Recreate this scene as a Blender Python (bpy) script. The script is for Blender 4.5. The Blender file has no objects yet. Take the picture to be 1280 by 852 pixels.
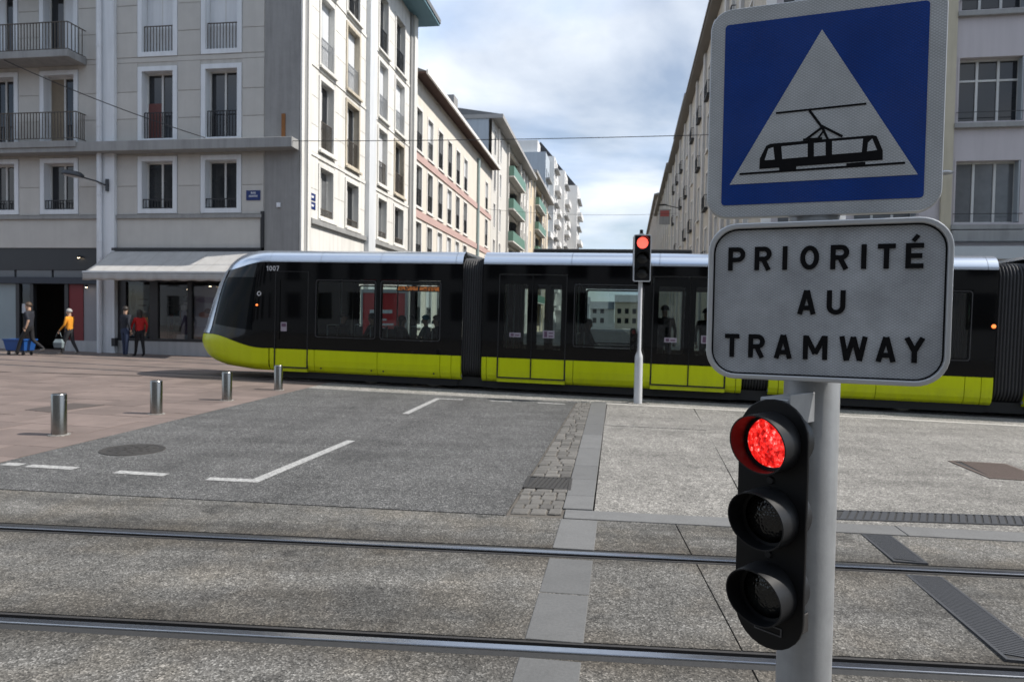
import bpy, bmesh, math, random
from mathutils import Vector, Matrix
random.seed(7)
R = math.radians
scene = bpy.context.scene
col = scene.collection

# ------------------------------------------------------------------ camera, sky, sun, exposure
cam_d = bpy.data.cameras.new('camera'); cam = bpy.data.objects.new('camera', cam_d); col.objects.link(cam)
cam_d.sensor_width = 36.0; cam_d.lens = 24.0
cam_d.clip_start = 0.05; cam_d.clip_end = 3000
cam.location = (0, 0, 1.65)
cam.rotation_euler = (Matrix.Rotation(R(90) - math.atan(26 / 853), 3, 'X') @ Matrix.Rotation(.016, 3, 'Z')).to_euler()
cam_d.dof.use_dof = True; cam_d.dof.focus_distance = 1.6; cam_d.dof.aperture_fstop = 10
scene.camera = cam

SUN_EL, SUN_AZ = 49, 91.5          # degrees; azimuth clockwise from +Y
world = bpy.data.worlds.new('World'); scene.world = world; world.use_nodes = True
wn, wl = world.node_tree.nodes, world.node_tree.links
wn.clear()
def N(nodes, t, **kw):
    n = nodes.new(t)
    for k, v in kw.items(): setattr(n, k, v)
    return n
wo = N(wn, 'ShaderNodeOutputWorld'); wb = N(wn, 'ShaderNodeBackground'); wb.inputs['Strength'].default_value = .1
sky = N(wn, 'ShaderNodeTexSky', sky_type='NISHITA'); sky.sun_disc = False
sky.sun_elevation = R(SUN_EL); sky.sun_rotation = R(SUN_AZ); sky.air_density = 1.0; sky.dust_density = .6; sky.ozone_density = 1.2
tc = N(wn, 'ShaderNodeTexCoord')
sep = N(wn, 'ShaderNodeSeparateXYZ'); wl.new(tc.outputs['Generated'], sep.inputs[0])
zc = N(wn, 'ShaderNodeMath', operation='MAXIMUM'); wl.new(sep.outputs[2], zc.inputs[0]); zc.inputs[1].default_value = 0.0
zc2 = N(wn, 'ShaderNodeMath', operation='ADD'); wl.new(zc.outputs[0], zc2.inputs[0]); zc2.inputs[1].default_value = .22
dx = N(wn, 'ShaderNodeMath', operation='DIVIDE'); wl.new(sep.outputs[0], dx.inputs[0]); wl.new(zc2.outputs[0], dx.inputs[1])
dy = N(wn, 'ShaderNodeMath', operation='DIVIDE'); wl.new(sep.outputs[1], dy.inputs[0]); wl.new(zc2.outputs[0], dy.inputs[1])
cmb = N(wn, 'ShaderNodeCombineXYZ'); wl.new(dx.outputs[0], cmb.inputs[0]); wl.new(dy.outputs[0], cmb.inputs[1])
n1 = N(wn, 'ShaderNodeTexNoise'); n1.inputs['Scale'].default_value = 1.15; n1.inputs['Detail'].default_value = 9; n1.inputs['Roughness'].default_value = .52; n1.inputs['Distortion'].default_value = .35
wl.new(cmb.outputs[0], n1.inputs['Vector'])
r1 = N(wn, 'ShaderNodeValToRGB'); wl.new(n1.outputs['Fac'], r1.inputs[0])
r1.color_ramp.elements[0].position = .39; r1.color_ramp.elements[0].color = (.22, .22, .22, 1); r1.color_ramp.elements[1].position = .58
mp = N(wn, 'ShaderNodeMapping'); wl.new(cmb.outputs[0], mp.inputs[0]); mp.inputs['Location'].default_value = (3.1, 1.7, 0)
n2 = N(wn, 'ShaderNodeTexNoise'); n2.inputs['Scale'].default_value = 1.6; n2.inputs['Detail'].default_value = 7; n2.inputs['Roughness'].default_value = .5
wl.new(mp.outputs[0], n2.inputs['Vector'])
r2 = N(wn, 'ShaderNodeValToRGB'); wl.new(n2.outputs['Fac'], r2.inputs[0])
r2.color_ramp.elements[0].position = .38; r2.color_ramp.elements[0].color = (5.7, 7.1, 9.5, 1)
r2.color_ramp.elements[1].position = .60; r2.color_ramp.elements[1].color = (8.4, 8.95, 9.7, 1)
mixw = N(wn, 'ShaderNodeMixRGB'); wl.new(r1.outputs[0], mixw.inputs[0]); wl.new(sky.outputs[0], mixw.inputs[1]); wl.new(r2.outputs[0], mixw.inputs[2])
wl.new(mixw.outputs[0], wb.inputs['Color']); wl.new(wb.outputs[0], wo.inputs[0])

sun_d = bpy.data.lights.new('sun', 'SUN'); sun_d.energy = 5.0; sun_d.angle = R(.6); sun_d.color = (1, .95, .88)
sun = bpy.data.objects.new('sun', sun_d); col.objects.link(sun)
sdir = Vector((math.sin(R(SUN_AZ)) * math.cos(R(SUN_EL)), math.cos(R(SUN_AZ)) * math.cos(R(SUN_EL)), math.sin(R(SUN_EL))))
sun.rotation_euler = sdir.to_track_quat('Z', 'Y').to_euler(); sun.location = (30, 0, 40)

scene.view_settings.view_transform = 'Standard'; scene.view_settings.look = 'None'
scene.view_settings.exposure = 0.28; scene.view_settings.gamma = 1.0
scene.render.engine = 'CYCLES'
scene.cycles.use_denoising = True
scene.cycles.max_bounces = 7; scene.cycles.transparent_max_bounces = 12
scene.cycles.caustics_reflective = False; scene.cycles.caustics_refractive = False

# ------------------------------------------------------------------ helpers
SL = .013                                   # the whole crossing falls gently to the right
def gz(x, y=0): return -SL * x

class MB:
    """collects simple shapes into one mesh; M maps local (a, b, c) to object space"""
    def __init__(s, M=None): s.v = []; s.f = []; s.mi = []; s.M = M or (lambda a, b, c: (a, b, c))
    def add(s, vs, fs, mi=0):
        o = len(s.v); s.v += [s.M(*p) for p in vs]; s.f += [tuple(i + o for i in f) for f in fs]; s.mi += [mi] * len(fs); return s
    def box(s, a0, a1, b0, b1, c0, c1, mi=0):
        return s.add([(a0,b0,c0),(a1,b0,c0),(a1,b1,c0),(a0,b1,c0),(a0,b0,c1),(a1,b0,c1),(a1,b1,c1),(a0,b1,c1)],
                     [(0,3,2,1),(4,5,6,7),(0,1,5,4),(1,2,6,5),(2,3,7,6),(3,0,4,7)], mi)
    def prism(s, poly, h0, h1, ax=2, mi=0):
        """extrude a 2-D polygon; ax = axis of extrusion (0: poly in b,c; 1: poly in a,c; 2: poly in a,b)"""
        n = len(poly)
        def P(p, h): return (h, p[0], p[1]) if ax == 0 else ((p[0], h, p[1]) if ax == 1 else (p[0], p[1], h))
        vs = [P(p, h0) for p in poly] + [P(p, h1) for p in poly]
        return s.add(vs, [tuple(range(n))[::-1], tuple(range(n, 2 * n))] + [(i, (i + 1) % n, (i + 1) % n + n, i + n) for i in range(n)], mi)
    def tube(s, pts, r, n=8, caps=True, mi=0):
        pts = [Vector(p) for p in pts]; m = len(pts)
        rs = r if isinstance(r, (list, tuple)) else [r] * m
        vs = []; fs = []
        up = None
        for i, p in enumerate(pts):
            d = (pts[min(i + 1, m - 1)] - pts[max(i - 1, 0)]).normalized()
            a = d.orthogonal().normalized() if up is None else (up - d * up.dot(d)).normalized()
            up = a; b = d.cross(a)
            for k in range(n):
                t = 2 * math.pi * k / n
                vs.append(tuple(p + (a * math.cos(t) + b * math.sin(t)) * rs[i]))
        for i in range(m - 1):
            for k in range(n): fs.append((i*n+k, i*n+(k+1)%n, (i+1)*n+(k+1)%n, (i+1)*n+k))
        if caps: fs += [tuple(range(n))[::-1], tuple(range((m-1)*n, m*n))]
        return s.add(vs, fs, mi)
    def lathe(s, prof, n=24, c=(0,0,0), axis=None, mi=0):
        """profile of (radius, height) turned about axis through c"""
        ax = Vector(axis or (0,0,1)).normalized(); a = ax.orthogonal().normalized(); b = ax.cross(a); c = Vector(c)
        vs = []; fs = []
        for r, h in prof:
            for k in range(n):
                t = 2 * math.pi * k / n
                vs.append(tuple(c + ax * h + (a * math.cos(t) + b * math.sin(t)) * r))
        for i in range(len(prof) - 1):
            for k in range(n): fs.append((i*n+k, i*n+(k+1)%n, (i+1)*n+(k+1)%n, (i+1)*n+k))
        return s.add(vs, fs, mi)
    def grid(s, fn, nu, nv, mi=0):
        vs = [fn(i / nu, j / nv) for j in range(nv + 1) for i in range(nu + 1)]
        fs = [(j*(nu+1)+i, j*(nu+1)+i+1, (j+1)*(nu+1)+i+1, (j+1)*(nu+1)+i) for j in range(nv) for i in range(nu)]
        return s.add(vs, fs, mi)
    def mesh(s, name, mats, smooth=False, merge=False, recalc=True):
        me = bpy.data.meshes.new(name); me.from_pydata(s.v, [], s.f)
        for m in (mats if isinstance(mats, (list, tuple)) else [mats]): me.materials.append(m)
        me.polygons.foreach_set('material_index', s.mi)
        if recalc or merge:
            bm = bmesh.new(); bm.from_mesh(me)
            if merge: bmesh.ops.remove_doubles(bm, verts=bm.verts, dist=1e-5)
            bmesh.ops.recalc_face_normals(bm, faces=bm.faces); bm.to_mesh(me); bm.free()
        if smooth:
            me.polygons.foreach_set('use_smooth', [True] * len(me.polygons))
            if smooth != 'all':
                try: me.set_sharp_from_angle(angle=R(smooth if isinstance(smooth, (int, float)) and smooth is not True else 35))
                except Exception: pass
        me.update(); return me
    def obj(s, name, mats, parent=None, smooth=False, bevel=0, loc=None, merge=False):
        o = link(name, s.mesh(name, mats, smooth, merge), parent, loc)
        if bevel:
            b = o.modifiers.new('bevel', 'BEVEL'); b.width = bevel; b.segments = 2; b.limit_method = 'ANGLE'; b.angle_limit = R(40)
        return o

def link(name, me, parent=None, loc=None, rot=None, scale=None):
    o = bpy.data.objects.new(name, me); col.objects.link(o)
    if parent: o.parent = parent
    if loc: o.location = loc
    if rot: o.rotation_euler = rot
    if scale: o.scale = scale
    return o
def empty(name, loc=(0,0,0), rot=(0,0,0)):
    o = bpy.data.objects.new(name, None); o.empty_display_size = .2; col.objects.link(o); o.location = loc; o.rotation_euler = rot; return o
def tag(o, label=None, cat=None, group=None, kind=None):
    for k, v in (('label', label), ('category', cat), ('group', group), ('kind', kind)):
        if v: o[k] = v
    return o
_ub = {}
def ubox(name, m, parent, a0, a1, b0, b1, c0, c1):
    """a box that shares one unit mesh per material"""
    if m.name not in _ub: _ub[m.name] = MB().box(-.5, .5, -.5, .5, -.5, .5).mesh('unit_box', m)
    return link(name, _ub[m.name], parent, ((a0+a1)/2, (b0+b1)/2, (c0+c1)/2), None, (abs(a1-a0), abs(b1-b0), abs(c1-c0)))

# ------------------------------------------------------------------ materials
MATS = {}
def new_mat(name):
    m = bpy.data.materials.new(name); m.use_nodes = True; nt = m.node_tree
    return m, nt.nodes, nt.links, nt.nodes['Principled BSDF']
def noise(n, l, vec, scale, detail=5, rough=.55):
    t = n.new('ShaderNodeTexNoise'); t.inputs['Scale'].default_value = scale; t.inputs['Detail'].default_value = detail; t.inputs['Roughness'].default_value = rough
    if vec is not None: l.new(vec, t.inputs['Vector'])
    return t.outputs['Fac']
def ramp(n, l, fac, stops):
    r = n.new('ShaderNodeValToRGB'); l.new(fac, r.inputs[0]); e = r.color_ramp.elements
    while len(e) < len(stops): e.new(.5)
    for q, (p, c) in zip(e, stops):
        q.position = p; q.color = (c, c, c, 1) if not isinstance(c, (tuple, list)) else (*c[:3], 1)
    return r.outputs[0]
def mixc(n, l, fac, a, b, mode='MIX'):
    x = n.new('ShaderNodeMixRGB'); x.blend_type = mode
    for i, v in ((0, fac), (1, a), (2, b)):
        if hasattr(v, 'is_linked') or hasattr(v, 'links'): l.new(v, x.inputs[i])
        elif i == 0: x.inputs[0].default_value = v
        else: x.inputs[i].default_value = (*v[:3], 1)
    return x.outputs[0]
def bumpn(n, l, bs, h, strength=.3, dist=.01):
    b = n.new('ShaderNodeBump'); b.inputs['Strength'].default_value = strength; b.inputs['Distance'].default_value = dist
    l.new(h, b.inputs['Height']); l.new(b.outputs[0], bs.inputs['Normal'])
def pos(n, l, scale=None):
    g = n.new('ShaderNodeNewGeometry').outputs['Position']
    if scale:
        mpn = n.new('ShaderNodeMapping'); mpn.inputs['Scale'].default_value = scale; l.new(g, mpn.inputs[0]); return mpn.outputs[0]
    return g
def mat(name, c, rough=.65, metal=0, var=.12, vs=1.5, streak=0, bump=0, bs=60, spec=.5, rnd=0, coat=0):
    if name in MATS: return MATS[name]
    m, n, l, b = new_mat(name); g = pos(n, l)
    f = noise(n, l, g, vs, 6, .6)
    out = mixc(n, l, f, [x * (1 - var) for x in c], [min(1, x * (1 + var)) for x in c])
    if streak:
        s = ramp(n, l, noise(n, l, pos(n, l, (3.2, 3.2, .22)), 1.4, 6, .65), [(.42, 1.0), (.68, 1 - streak)])
        out = mixc(n, l, 1.0, out, s, 'MULTIPLY')
    if rnd:
        oi = n.new('ShaderNodeObjectInfo').outputs['Random']
        out = mixc(n, l, 1.0, out, ramp(n, l, oi, [(0, 1 - rnd), (1, 1 + rnd)]), 'MULTIPLY')
    l.new(out, b.inputs['Base Color'])
    b.inputs['Roughness'].default_value = rough; b.inputs['Metallic'].default_value = metal; b.inputs['Specular IOR Level'].default_value = spec
    if coat: b.inputs['Coat Weight'].default_value = coat; b.inputs['Coat Roughness'].default_value = .05
    if bump: bumpn(n, l, b, noise(n, l, g, bs, 4), bump, .01)
    MATS[name] = m; return m
def aggregate(name, dark, mid, light, scale=80, blot=.25, bump=.35, rough=.85, tint=None, stain=0, rails=False, lanes=False):
    m, n, l, b = new_mat(name); g = pos(n, l)
    v = n.new('ShaderNodeTexVoronoi'); v.inputs['Scale'].default_value = scale; l.new(g, v.inputs['Vector'])
    sx = n.new('ShaderNodeSeparateColor'); l.new(v.outputs['Color'], sx.inputs[0])
    c = ramp(n, l, sx.outputs[0], [(.0, dark), (.35, mid), (.72, mid), (.95, light)])
    fine = ramp(n, l, noise(n, l, g, scale * .55, 3, .7), [(.32, .62), (.66, 1.3)])
    c = mixc(n, l, 1.0, c, ramp(n, l, noise(n, l, g, scale * .22, 4, .75), [(.34, .72), (.66, 1.26)]), 'MULTIPLY')
    c = mixc(n, l, 1.0, c, fine, 'MULTIPLY')
    blo = ramp(n, l, noise(n, l, g, .9, 8, .62), [(.3, 1 - blot), (.7, 1 + blot)])
    c = mixc(n, l, 1.0, c, blo, 'MULTIPLY')
    blo2 = ramp(n, l, noise(n, l, pos(n, l, (1, .35, 1)), 6, 5, .6), [(.35, .88), (.65, 1.1)])
    c = mixc(n, l, 1.0, c, blo2, 'MULTIPLY')
    if tint:
        c = mixc(n, l, ramp(n, l, noise(n, l, g, 1.7, 4), [(.45, 0.), (.62, .55)]), c, mixc(n, l, 1.0, c, tint, 'MULTIPLY'))
    if stain:      # long worn streaks along the rails, oil spots and hairline cracks
        c = mixc(n, l, 1.0, c, ramp(n, l, noise(n, l, pos(n, l, (.22, 1.7, 1)), 1.3, 7, .62), [(.36, 1 - stain), (.5, 1.), (.68, 1 + stain * .55)]), 'MULTIPLY')
        c = mixc(n, l, 1.0, c, ramp(n, l, noise(n, l, g, 3.1, 3, .5), [(.27, 1 - 1.3 * stain), (.36, 1.)]), 'MULTIPLY')
        wob = n.new('ShaderNodeVectorMath'); wob.operation = 'MULTIPLY_ADD'
        nz = n.new('ShaderNodeTexNoise'); nz.inputs['Scale'].default_value = 2.3; nz.inputs['Detail'].default_value = 5; l.new(g, nz.inputs['Vector'])
        l.new(nz.outputs['Color'], wob.inputs[0]); wob.inputs[1].default_value = (.7, .7, 0); l.new(g, wob.inputs[2])
        cv = n.new('ShaderNodeTexVoronoi'); cv.feature = 'DISTANCE_TO_EDGE'; cv.inputs['Scale'].default_value = .42; l.new(wob.outputs[0], cv.inputs['Vector'])
        ck = ramp(n, l, cv.outputs['Distance'], [(.0, .45), (.004, .62), (.008, 1.)])
        gate = ramp(n, l, noise(n, l, g, .55, 2), [(.60, 0.), (.66, 1.)])
        c = mixc(n, l, gate, c, mixc(n, l, .5, c, ck, 'MULTIPLY'))
    def lin(ax_, ay_, c_):
        s_ = n.new('ShaderNodeVectorMath'); s_.operation = 'DOT_PRODUCT'; l.new(g, s_.inputs[0]); s_.inputs[1].default_value = (ax_, ay_, 0)
        a_ = n.new('ShaderNodeMath'); a_.operation = 'ADD'; l.new(s_.outputs['Value'], a_.inputs[0]); a_.inputs[1].default_value = c_
        w_ = n.new('ShaderNodeMath'); w_.operation = 'MULTIPLY_ADD'; l.new(noise(n, l, g, 5, 6, .7), w_.inputs[0]); w_.inputs[1].default_value = .36; l.new(a_.outputs[0], w_.inputs[2])
        d_ = n.new('ShaderNodeMath'); d_.operation = 'SUBTRACT'; l.new(w_.outputs[0], d_.inputs[0]); d_.inputs[1].default_value = .18
        z_ = n.new('ShaderNodeMath'); z_.operation = 'ABSOLUTE'; l.new(d_.outputs[0], z_.inputs[0]); return z_.outputs[0]
    if rails:      # brake dust and grease beside the rails
        for c_ in (-3.405, -4.865): c = mixc(n, l, 1.0, c, ramp(n, l, lin(.052, 1, c_), [(.07, (.60,.57,.53)), (.34, (1,1,1))]), 'MULTIPLY')
    if lanes:      # tyre-darkened wheel paths along the carriageway
        for c_ in (3.0, 4.6, .75, -.7): c = mixc(n, l, 1.0, c, ramp(n, l, lin(.989, -.148, c_ + .0), [(.05, .84), (.42, 1.)]), 'MULTIPLY')
    l.new(c, b.inputs['Base Color']); b.inputs['Roughness'].default_value = rough; b.inputs['Specular IOR Level'].default_value = .35
    bumpn(n, l, b, v.outputs['Distance'], bump, .006); MATS[name] = m; return m
def emit(name, c, strength):
    m, n, l, b = new_mat(name); b.inputs['Base Color'].default_value = (*c, 1); b.inputs['Emission Color'].default_value = (*c, 1); b.inputs['Emission Strength'].default_value = strength
    MATS[name] = m; return m
def glass(name, tint, refl=1.0, rough=.02):
    """thin tinted glazing: fresnel mirror over a coloured clear sheet"""
    m = bpy.data.materials.new(name); m.use_nodes = True; n, l = m.node_tree.nodes, m.node_tree.links; n.clear()
    o = n.new('ShaderNodeOutputMaterial'); mx = n.new('ShaderNodeMixShader'); t = n.new('ShaderNodeBsdfTransparent'); g = n.new('ShaderNodeBsdfGlossy'); fr = n.new('ShaderNodeFresnel')
    t.inputs[0].default_value = (*tint, 1); g.inputs['Roughness'].default_value = rough; g.inputs[0].default_value = (refl, refl, refl, 1); fr.inputs[0].default_value = 1.55
    l.new(fr.outputs[0], mx.inputs[0]); l.new(t.outputs[0], mx.inputs[1]); l.new(g.outputs[0], mx.inputs[2]); l.new(mx.outputs[0], o.inputs[0])
    MATS[name] = m; return m

conc = aggregate('track_concrete', (.035,.034,.031), (.098,.094,.086), (.21,.203,.19), 120, .24, .45, tint=(1.08,1.0,.89), stain=.36, rails=True)
pale = aggregate('pavement_concrete', (.08,.077,.071), (.182,.174,.159), (.325,.31,.285), 85, .14, .4, stain=.2)
asph = aggregate('asphalt', (.025,.025,.025), (.080,.0795,.078), (.20,.197,.19), 100, .14, .5, stain=.16, lanes=True)
tramconc = aggregate('tram_lane_concrete', (.09,.086,.08), (.225,.215,.197), (.38,.365,.34), 70, .2, .3)
gran = mat('granite', (.122,.122,.120), .75, var=.30, vs=55, streak=.12, bump=.2, bs=160, rnd=.14)
pink = mat('pink_paving', (.155,.119,.104), .75, var=.34, vs=2.6, bump=.12, bs=140, rnd=.16)
pinkbase = mat('pink_joint', (.13,.105,.09), .9)
stone = mat('gutter_stone', (.105,.099,.09), .8, var=.34, vs=11, bump=.4, bs=60, rnd=.3)
mortar = mat('mortar', (.09,.08,.068), .95, bump=.3)
steel = mat('rail_steel', (.42,.43,.45), .24, 1, var=.15, vs=25)
darkiron = mat('rail_side', (.045,.042,.04), .6, .3, var=.3, vs=12)
rubber = mat('rail_seal', (.022,.022,.022), .8, var=.4, vs=20, bump=.3)
iron = mat('cast_iron', (.06,.056,.052), .65, .5, var=.35, vs=30, bump=.3, bs=120)
rust = mat('rusted_plate', (.105,.078,.066), .7, .2, var=.25, vs=25, bump=.3, bs=120)
white_paint = None
def paint_mat():
    m, n, l, b = new_mat('road_paint'); g = pos(n, l)
    w = ramp(n, l, noise(n, l, g, 30, 7, .8), [(.38, 0.), (.62, 1.)])
    l.new(mixc(n, l, w, (.15,.15,.145), (.47,.465,.45)), b.inputs['Base Color']); b.inputs['Roughness'].default_value = .7; return m
white_paint = paint_mat()
inox = mat('brushed_steel', (.30,.295,.28), .24, 1, var=.1, vs=40)
galv = mat('galvanised_steel', (.38,.39,.40), .48, .5, var=.2, vs=22, streak=.22, bump=.05, bs=180)
alu = mat('sign_aluminium', (.55,.56,.57), .38, .7, var=.08, vs=10)
black_pl = mat('black_plastic', (.006,.006,.0065), .42, var=.2, vs=30, spec=.22)
# ------------------------------------------------------------------ ground and paving (the setting)
def clampx(x): return max(-45, min(45, x))
def gz(x, y=0): return -SL * clampx(x)
gm = MB(); xs = [-900, -300, -45, 45, 300, 900]; ys = [-900, -100, 0, 60, 200, 1500]
gm.add([(x, y, gz(x) - .13) for y in ys for x in xs], [(j*6+i, j*6+i+1, (j+1)*6+i+1, (j+1)*6+i) for j in range(5) for i in range(5)])
tag(gm.obj('ground', asph), kind='structure')

def slab_mb(poly, dz=0., th=.09, mb=None):
    mb = mb or MB(); n = len(poly)
    vs = [(x, y, gz(x) + dz - th) for x, y in poly] + [(x, y, gz(x) + dz) for x, y in poly]
    return mb.add(vs, [tuple(range(n))[::-1], tuple(range(n, 2*n))] + [(i, (i+1) % n, (i+1) % n + n, i + n) for i in range(n)])
def sheet(name, poly, m, dz=0., th=.09, parent=None, kind='structure', bevel=0):
    o = slab_mb(poly, dz, th).obj(name, m, parent, bevel=bevel)
    if kind and not parent: o['kind'] = kind
    return o
Yj = lambda x: 5.73 - .078 * x
RS = -.052
Yn = lambda x: 3.405 + RS * x
Yf = lambda x: 4.865 + RS * x
def jx(x0, y): return x0 + .083 * (y - 5.84)
# concrete panels of the near track, cut by expansion joints
bed = empty('track_bed'); tag(bed, kind='structure')
JX = [-30, -14.2, -6.4, 1.40, 9.2, 17, 30]
for a, b in zip(JX[:-1], JX[1:]):
    for lo, hi in ((lambda x: -7.0, lambda x: Yn(x) - .088), (lambda x: Yn(x) + .105, lambda x: Yf(x) - .105), (lambda x: Yf(x) + .088, lambda x: Yj(x) - .012)):
        P = lambda x, fn, e: (lambda y: (jx(x, y) + e, y))(fn(x))
        sheet('concrete_panel', [P(a, lo, .005), P(b, lo, -.005), P(b, hi, -.005), P(a, hi, .005)], conc, 0, .1, bed)

def rail(name, Yc, side, label):
    """grooved tram rail; side = direction of the groove (+1 away from the camera)"""
    t = empty(name, (0, Yc(0), 0), (0, math.atan(SL), math.atan(RS)))
    L = 30
    for nm, a, b, z0, z1, m in (('rail_head', -.03, .026, -.1, .003, steel), ('groove_floor', .026, .066, -.1, -.042, darkiron), ('rail_lip', .066, .084, -.1, -.002, darkiron),
                                ('seal_strip', -.086, -.031, -.1, -.006, rubber), ('seal_strip', .085, .104, -.1, -.005, rubber)):
        y0, y1 = sorted((a * side, b * side))
        mb = MB(); mb.box(-L, L, y0, y1, z0, z1); mb.obj(nm, m, t, bevel=.006 if nm == 'rail_head' else 0)
    tag(t, label, 'tram rail', 'rails of the near tram track'); return t
rail('tram_rail', Yn, 1, 'steel grooved tram rail nearest the camera along the bottom edge')
rail('tram_rail', Yf, -1, 'steel grooved tram rail just behind the nearest one, on the road side')

# granite slab bands
band = empty('granite_band'); tag(band, kind='structure')
cx = lambda y: .44 + .158 * (y - 5.7)
for y0, y1 in ((4.94, 5.675), (4.12, 4.72), (3.50, 4.105), (2.75, 3.30), (2.0, 2.74), (1.2, 1.99)):
    sheet('granite_slab', [(cx(y0), y0 - .02*cx(y0)), (cx(y0) + .30, y0 - .035), (cx(y1) + .30, y1 - .035), (cx(y1), y1 - .02*cx(y1))], gran, .004, .05, band, bevel=.004)
x = .455
for w in (1.42, 1.36, 1.5, 1.4, 1.45, 1.38, 1.5, 1.4, 1.45, 1.4, 1.5, 1.4):
    sheet('granite_slab', [(x + .004, Yj(x) + .004), (x + w - .004, Yj(x + w) + .004), (x + w - .004 + .035, Yj(x + w) + .262), (x + .004 + .035, Yj(x) + .262)], gran, .004, .07, band, bevel=.005)
    x += w
kl = lambda y: .475 + .1464 * (y - 5.99); kr = lambda y: .735 + .1535 * (y - 5.99)
KB = [5.985, 6.45, 7.13, 7.81, 8.91, 10.0, 11.05, 12.1, 13.1, 14.15]
for y0, y1 in zip(KB[:-1], KB[1:]):
    sheet('kerb_stone', [(kl(y0), y0 + .004), (kr(y0), y0 + .004 - .015), (kr(y1), y1 - .004 - .015), (kl(y1), y1 - .004)], gran, .006, .09, band, bevel=.005)

# asphalt carriageway and the paved surfaces beside it
edge = lambda y: -5.36 + (y - 7.12) * .0976
gl = lambda y: -.03 + .166 * (y - 5.77)
T = lambda x: 14.28 - .218 * x
sheet('road', [(edge(6.16) - 4, Yj(-9.5) + .012), (gl(5.74), Yj(-.03) + .012), (gl(14.0), 14.0), (edge(15.2), T(edge(15.2)) - .01), (edge(6.7), 6.7), (edge(6.3) - 4, 6.62)], asph, 0)
jj = lambda y: 2.3 + .203 * (y - 6.77)
pv = empty('pavement'); tag(pv, kind='structure')
sheet('concrete_panel', [(kr(6.0) + .01, Yj(.8) + .275), (jj(5.85) - .011, Yj(2.1) + .275), (jj(10.75) - .011, 10.75), (kr(10.95) + .01, 10.95)], pale, 0, .1, pv)
sheet('concrete_panel', [(kr(10.99) + .01, 10.99), (jj(10.79) - .011, 10.79), (jj(13.3) - .011, T(jj(13.3)) - .01), (kr(13.9) + .01, T(kr(13.9)) - .01)], pale, 0, .1, pv)
sheet('concrete_panel', [(jj(5.85) + .009, Yj(2.1) + .275), (12, Yj(12) + .275), (12, T(12) - .01), (jj(13.3) + .009, T(jj(13.3)) - .01)], pale, 0, .1, pv)
sheet('concrete_panel', [(12.01, Yj(12) + .275), (30, Yj(30) + .275), (30, T(30) - .01), (12.01, T(12) - .01)], pale, 0, .1, pv)
# lane of the far tram track
T2 = lambda x: 20.6 - .218 * x
lane = empty('tram_lane'); tag(lane, kind='structure')
sheet('concrete_panel', [(edge(15.2), T(edge(15.2))), (40, T(40)), (40, T2(40)), (edge(21), T2(edge(21)))], tramconc, 0, .1, lane)
sheet('edge_strip', [(1.75, T(1.75) + .02), (40, T(40) + .02), (40, T(40) + .14), (1.75, T(1.75) + .14)], mat('lane_edge', (.45,.43,.39), .8, vs=4), .005, .02, lane)
# street beyond, with pavements along the house fronts
AX = R(8.5)
e1 = Vector((math.cos(AX), -math.sin(AX), 0)); e2 = Vector((math.sin(AX), math.cos(AX), 0))
def W(o, a, b): p = Vector((o[0], o[1], 0)) + e1 * a + e2 * b; return (p.x, p.y)
OA = (-7.62, 24.43)
sheet('street', [W(OA, 2.5, -2.8), W(OA, 13.3, -2.8), W(OA, 13.3, 190), W(OA, 2.5, 190)], asph, -.02)
for a0, a1 in ((0, 2.5), (13.3, 16.5)):
    sheet('side_pavement', [W(OA, a0, -3.5), W(OA, a1, -3.5), W(OA, a1, 190), W(OA, a0, 190)], tramconc, .08, .2)
sheet('side_pavement', [(9, 18.7), (45, 10.9), (45, 17.5), (9, 23)], tramconc, .06, .15)
sheet('side_pavement', [(-4.1, 21.6), (9, 18.8), (9, 21.0), (-4, 24)], tramconc, -.005, .1)

# pink granite paving on the left: near slabs one by one, further rows in the material
pp = empty('pink_pavement'); tag(pp, kind='structure')
sheet('paving_bed', [(-30, 5.9), (edge(6.6), 6.62), (edge(17.05) - .005, 17.05), (-30, 17.0)], pinkbase, -.016, .08, pp)
rot = (0, math.atan(SL), -AX)
me_slab = MB().box(-.5, .5, -.5, .5, -1, 0).mesh('paving_slab', pink)
yl = 0; org = Vector((-5.5, 6.0, 0)); cnt = 0
E1x, E1y = e1.x, e1.y
row = 0
while yl < 11.2:
    d = (.42, .52, .46, .58)[row % 4]; row += 1
    p0 = org + e2 * (yl + d / 2)
    # right end of this row on the edge line
    t = 0
    for _ in range(6):
        q = p0 + e1 * t; t += (edge(q.y) - q.x) / E1x
    a = t - .012
    lim = -(6.2 + .55 * (yl)) - .6
    first = True
    while a > lim and cnt < 290:
        w = random.choice((.55, .7, .8, .95)) if not first else random.choice((.4, .6, .75)); first = False
        c = p0 + e1 * (a - w / 2)
        if 6.75 < c.y < 16.75:
            link('paving_slab', me_slab, pp, (c.x, c.y, gz(c.x) + random.uniform(-.003, .002)), rot, (w - .010, d - .010, .05)); cnt += 1
        a -= w
    yl += d
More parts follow.
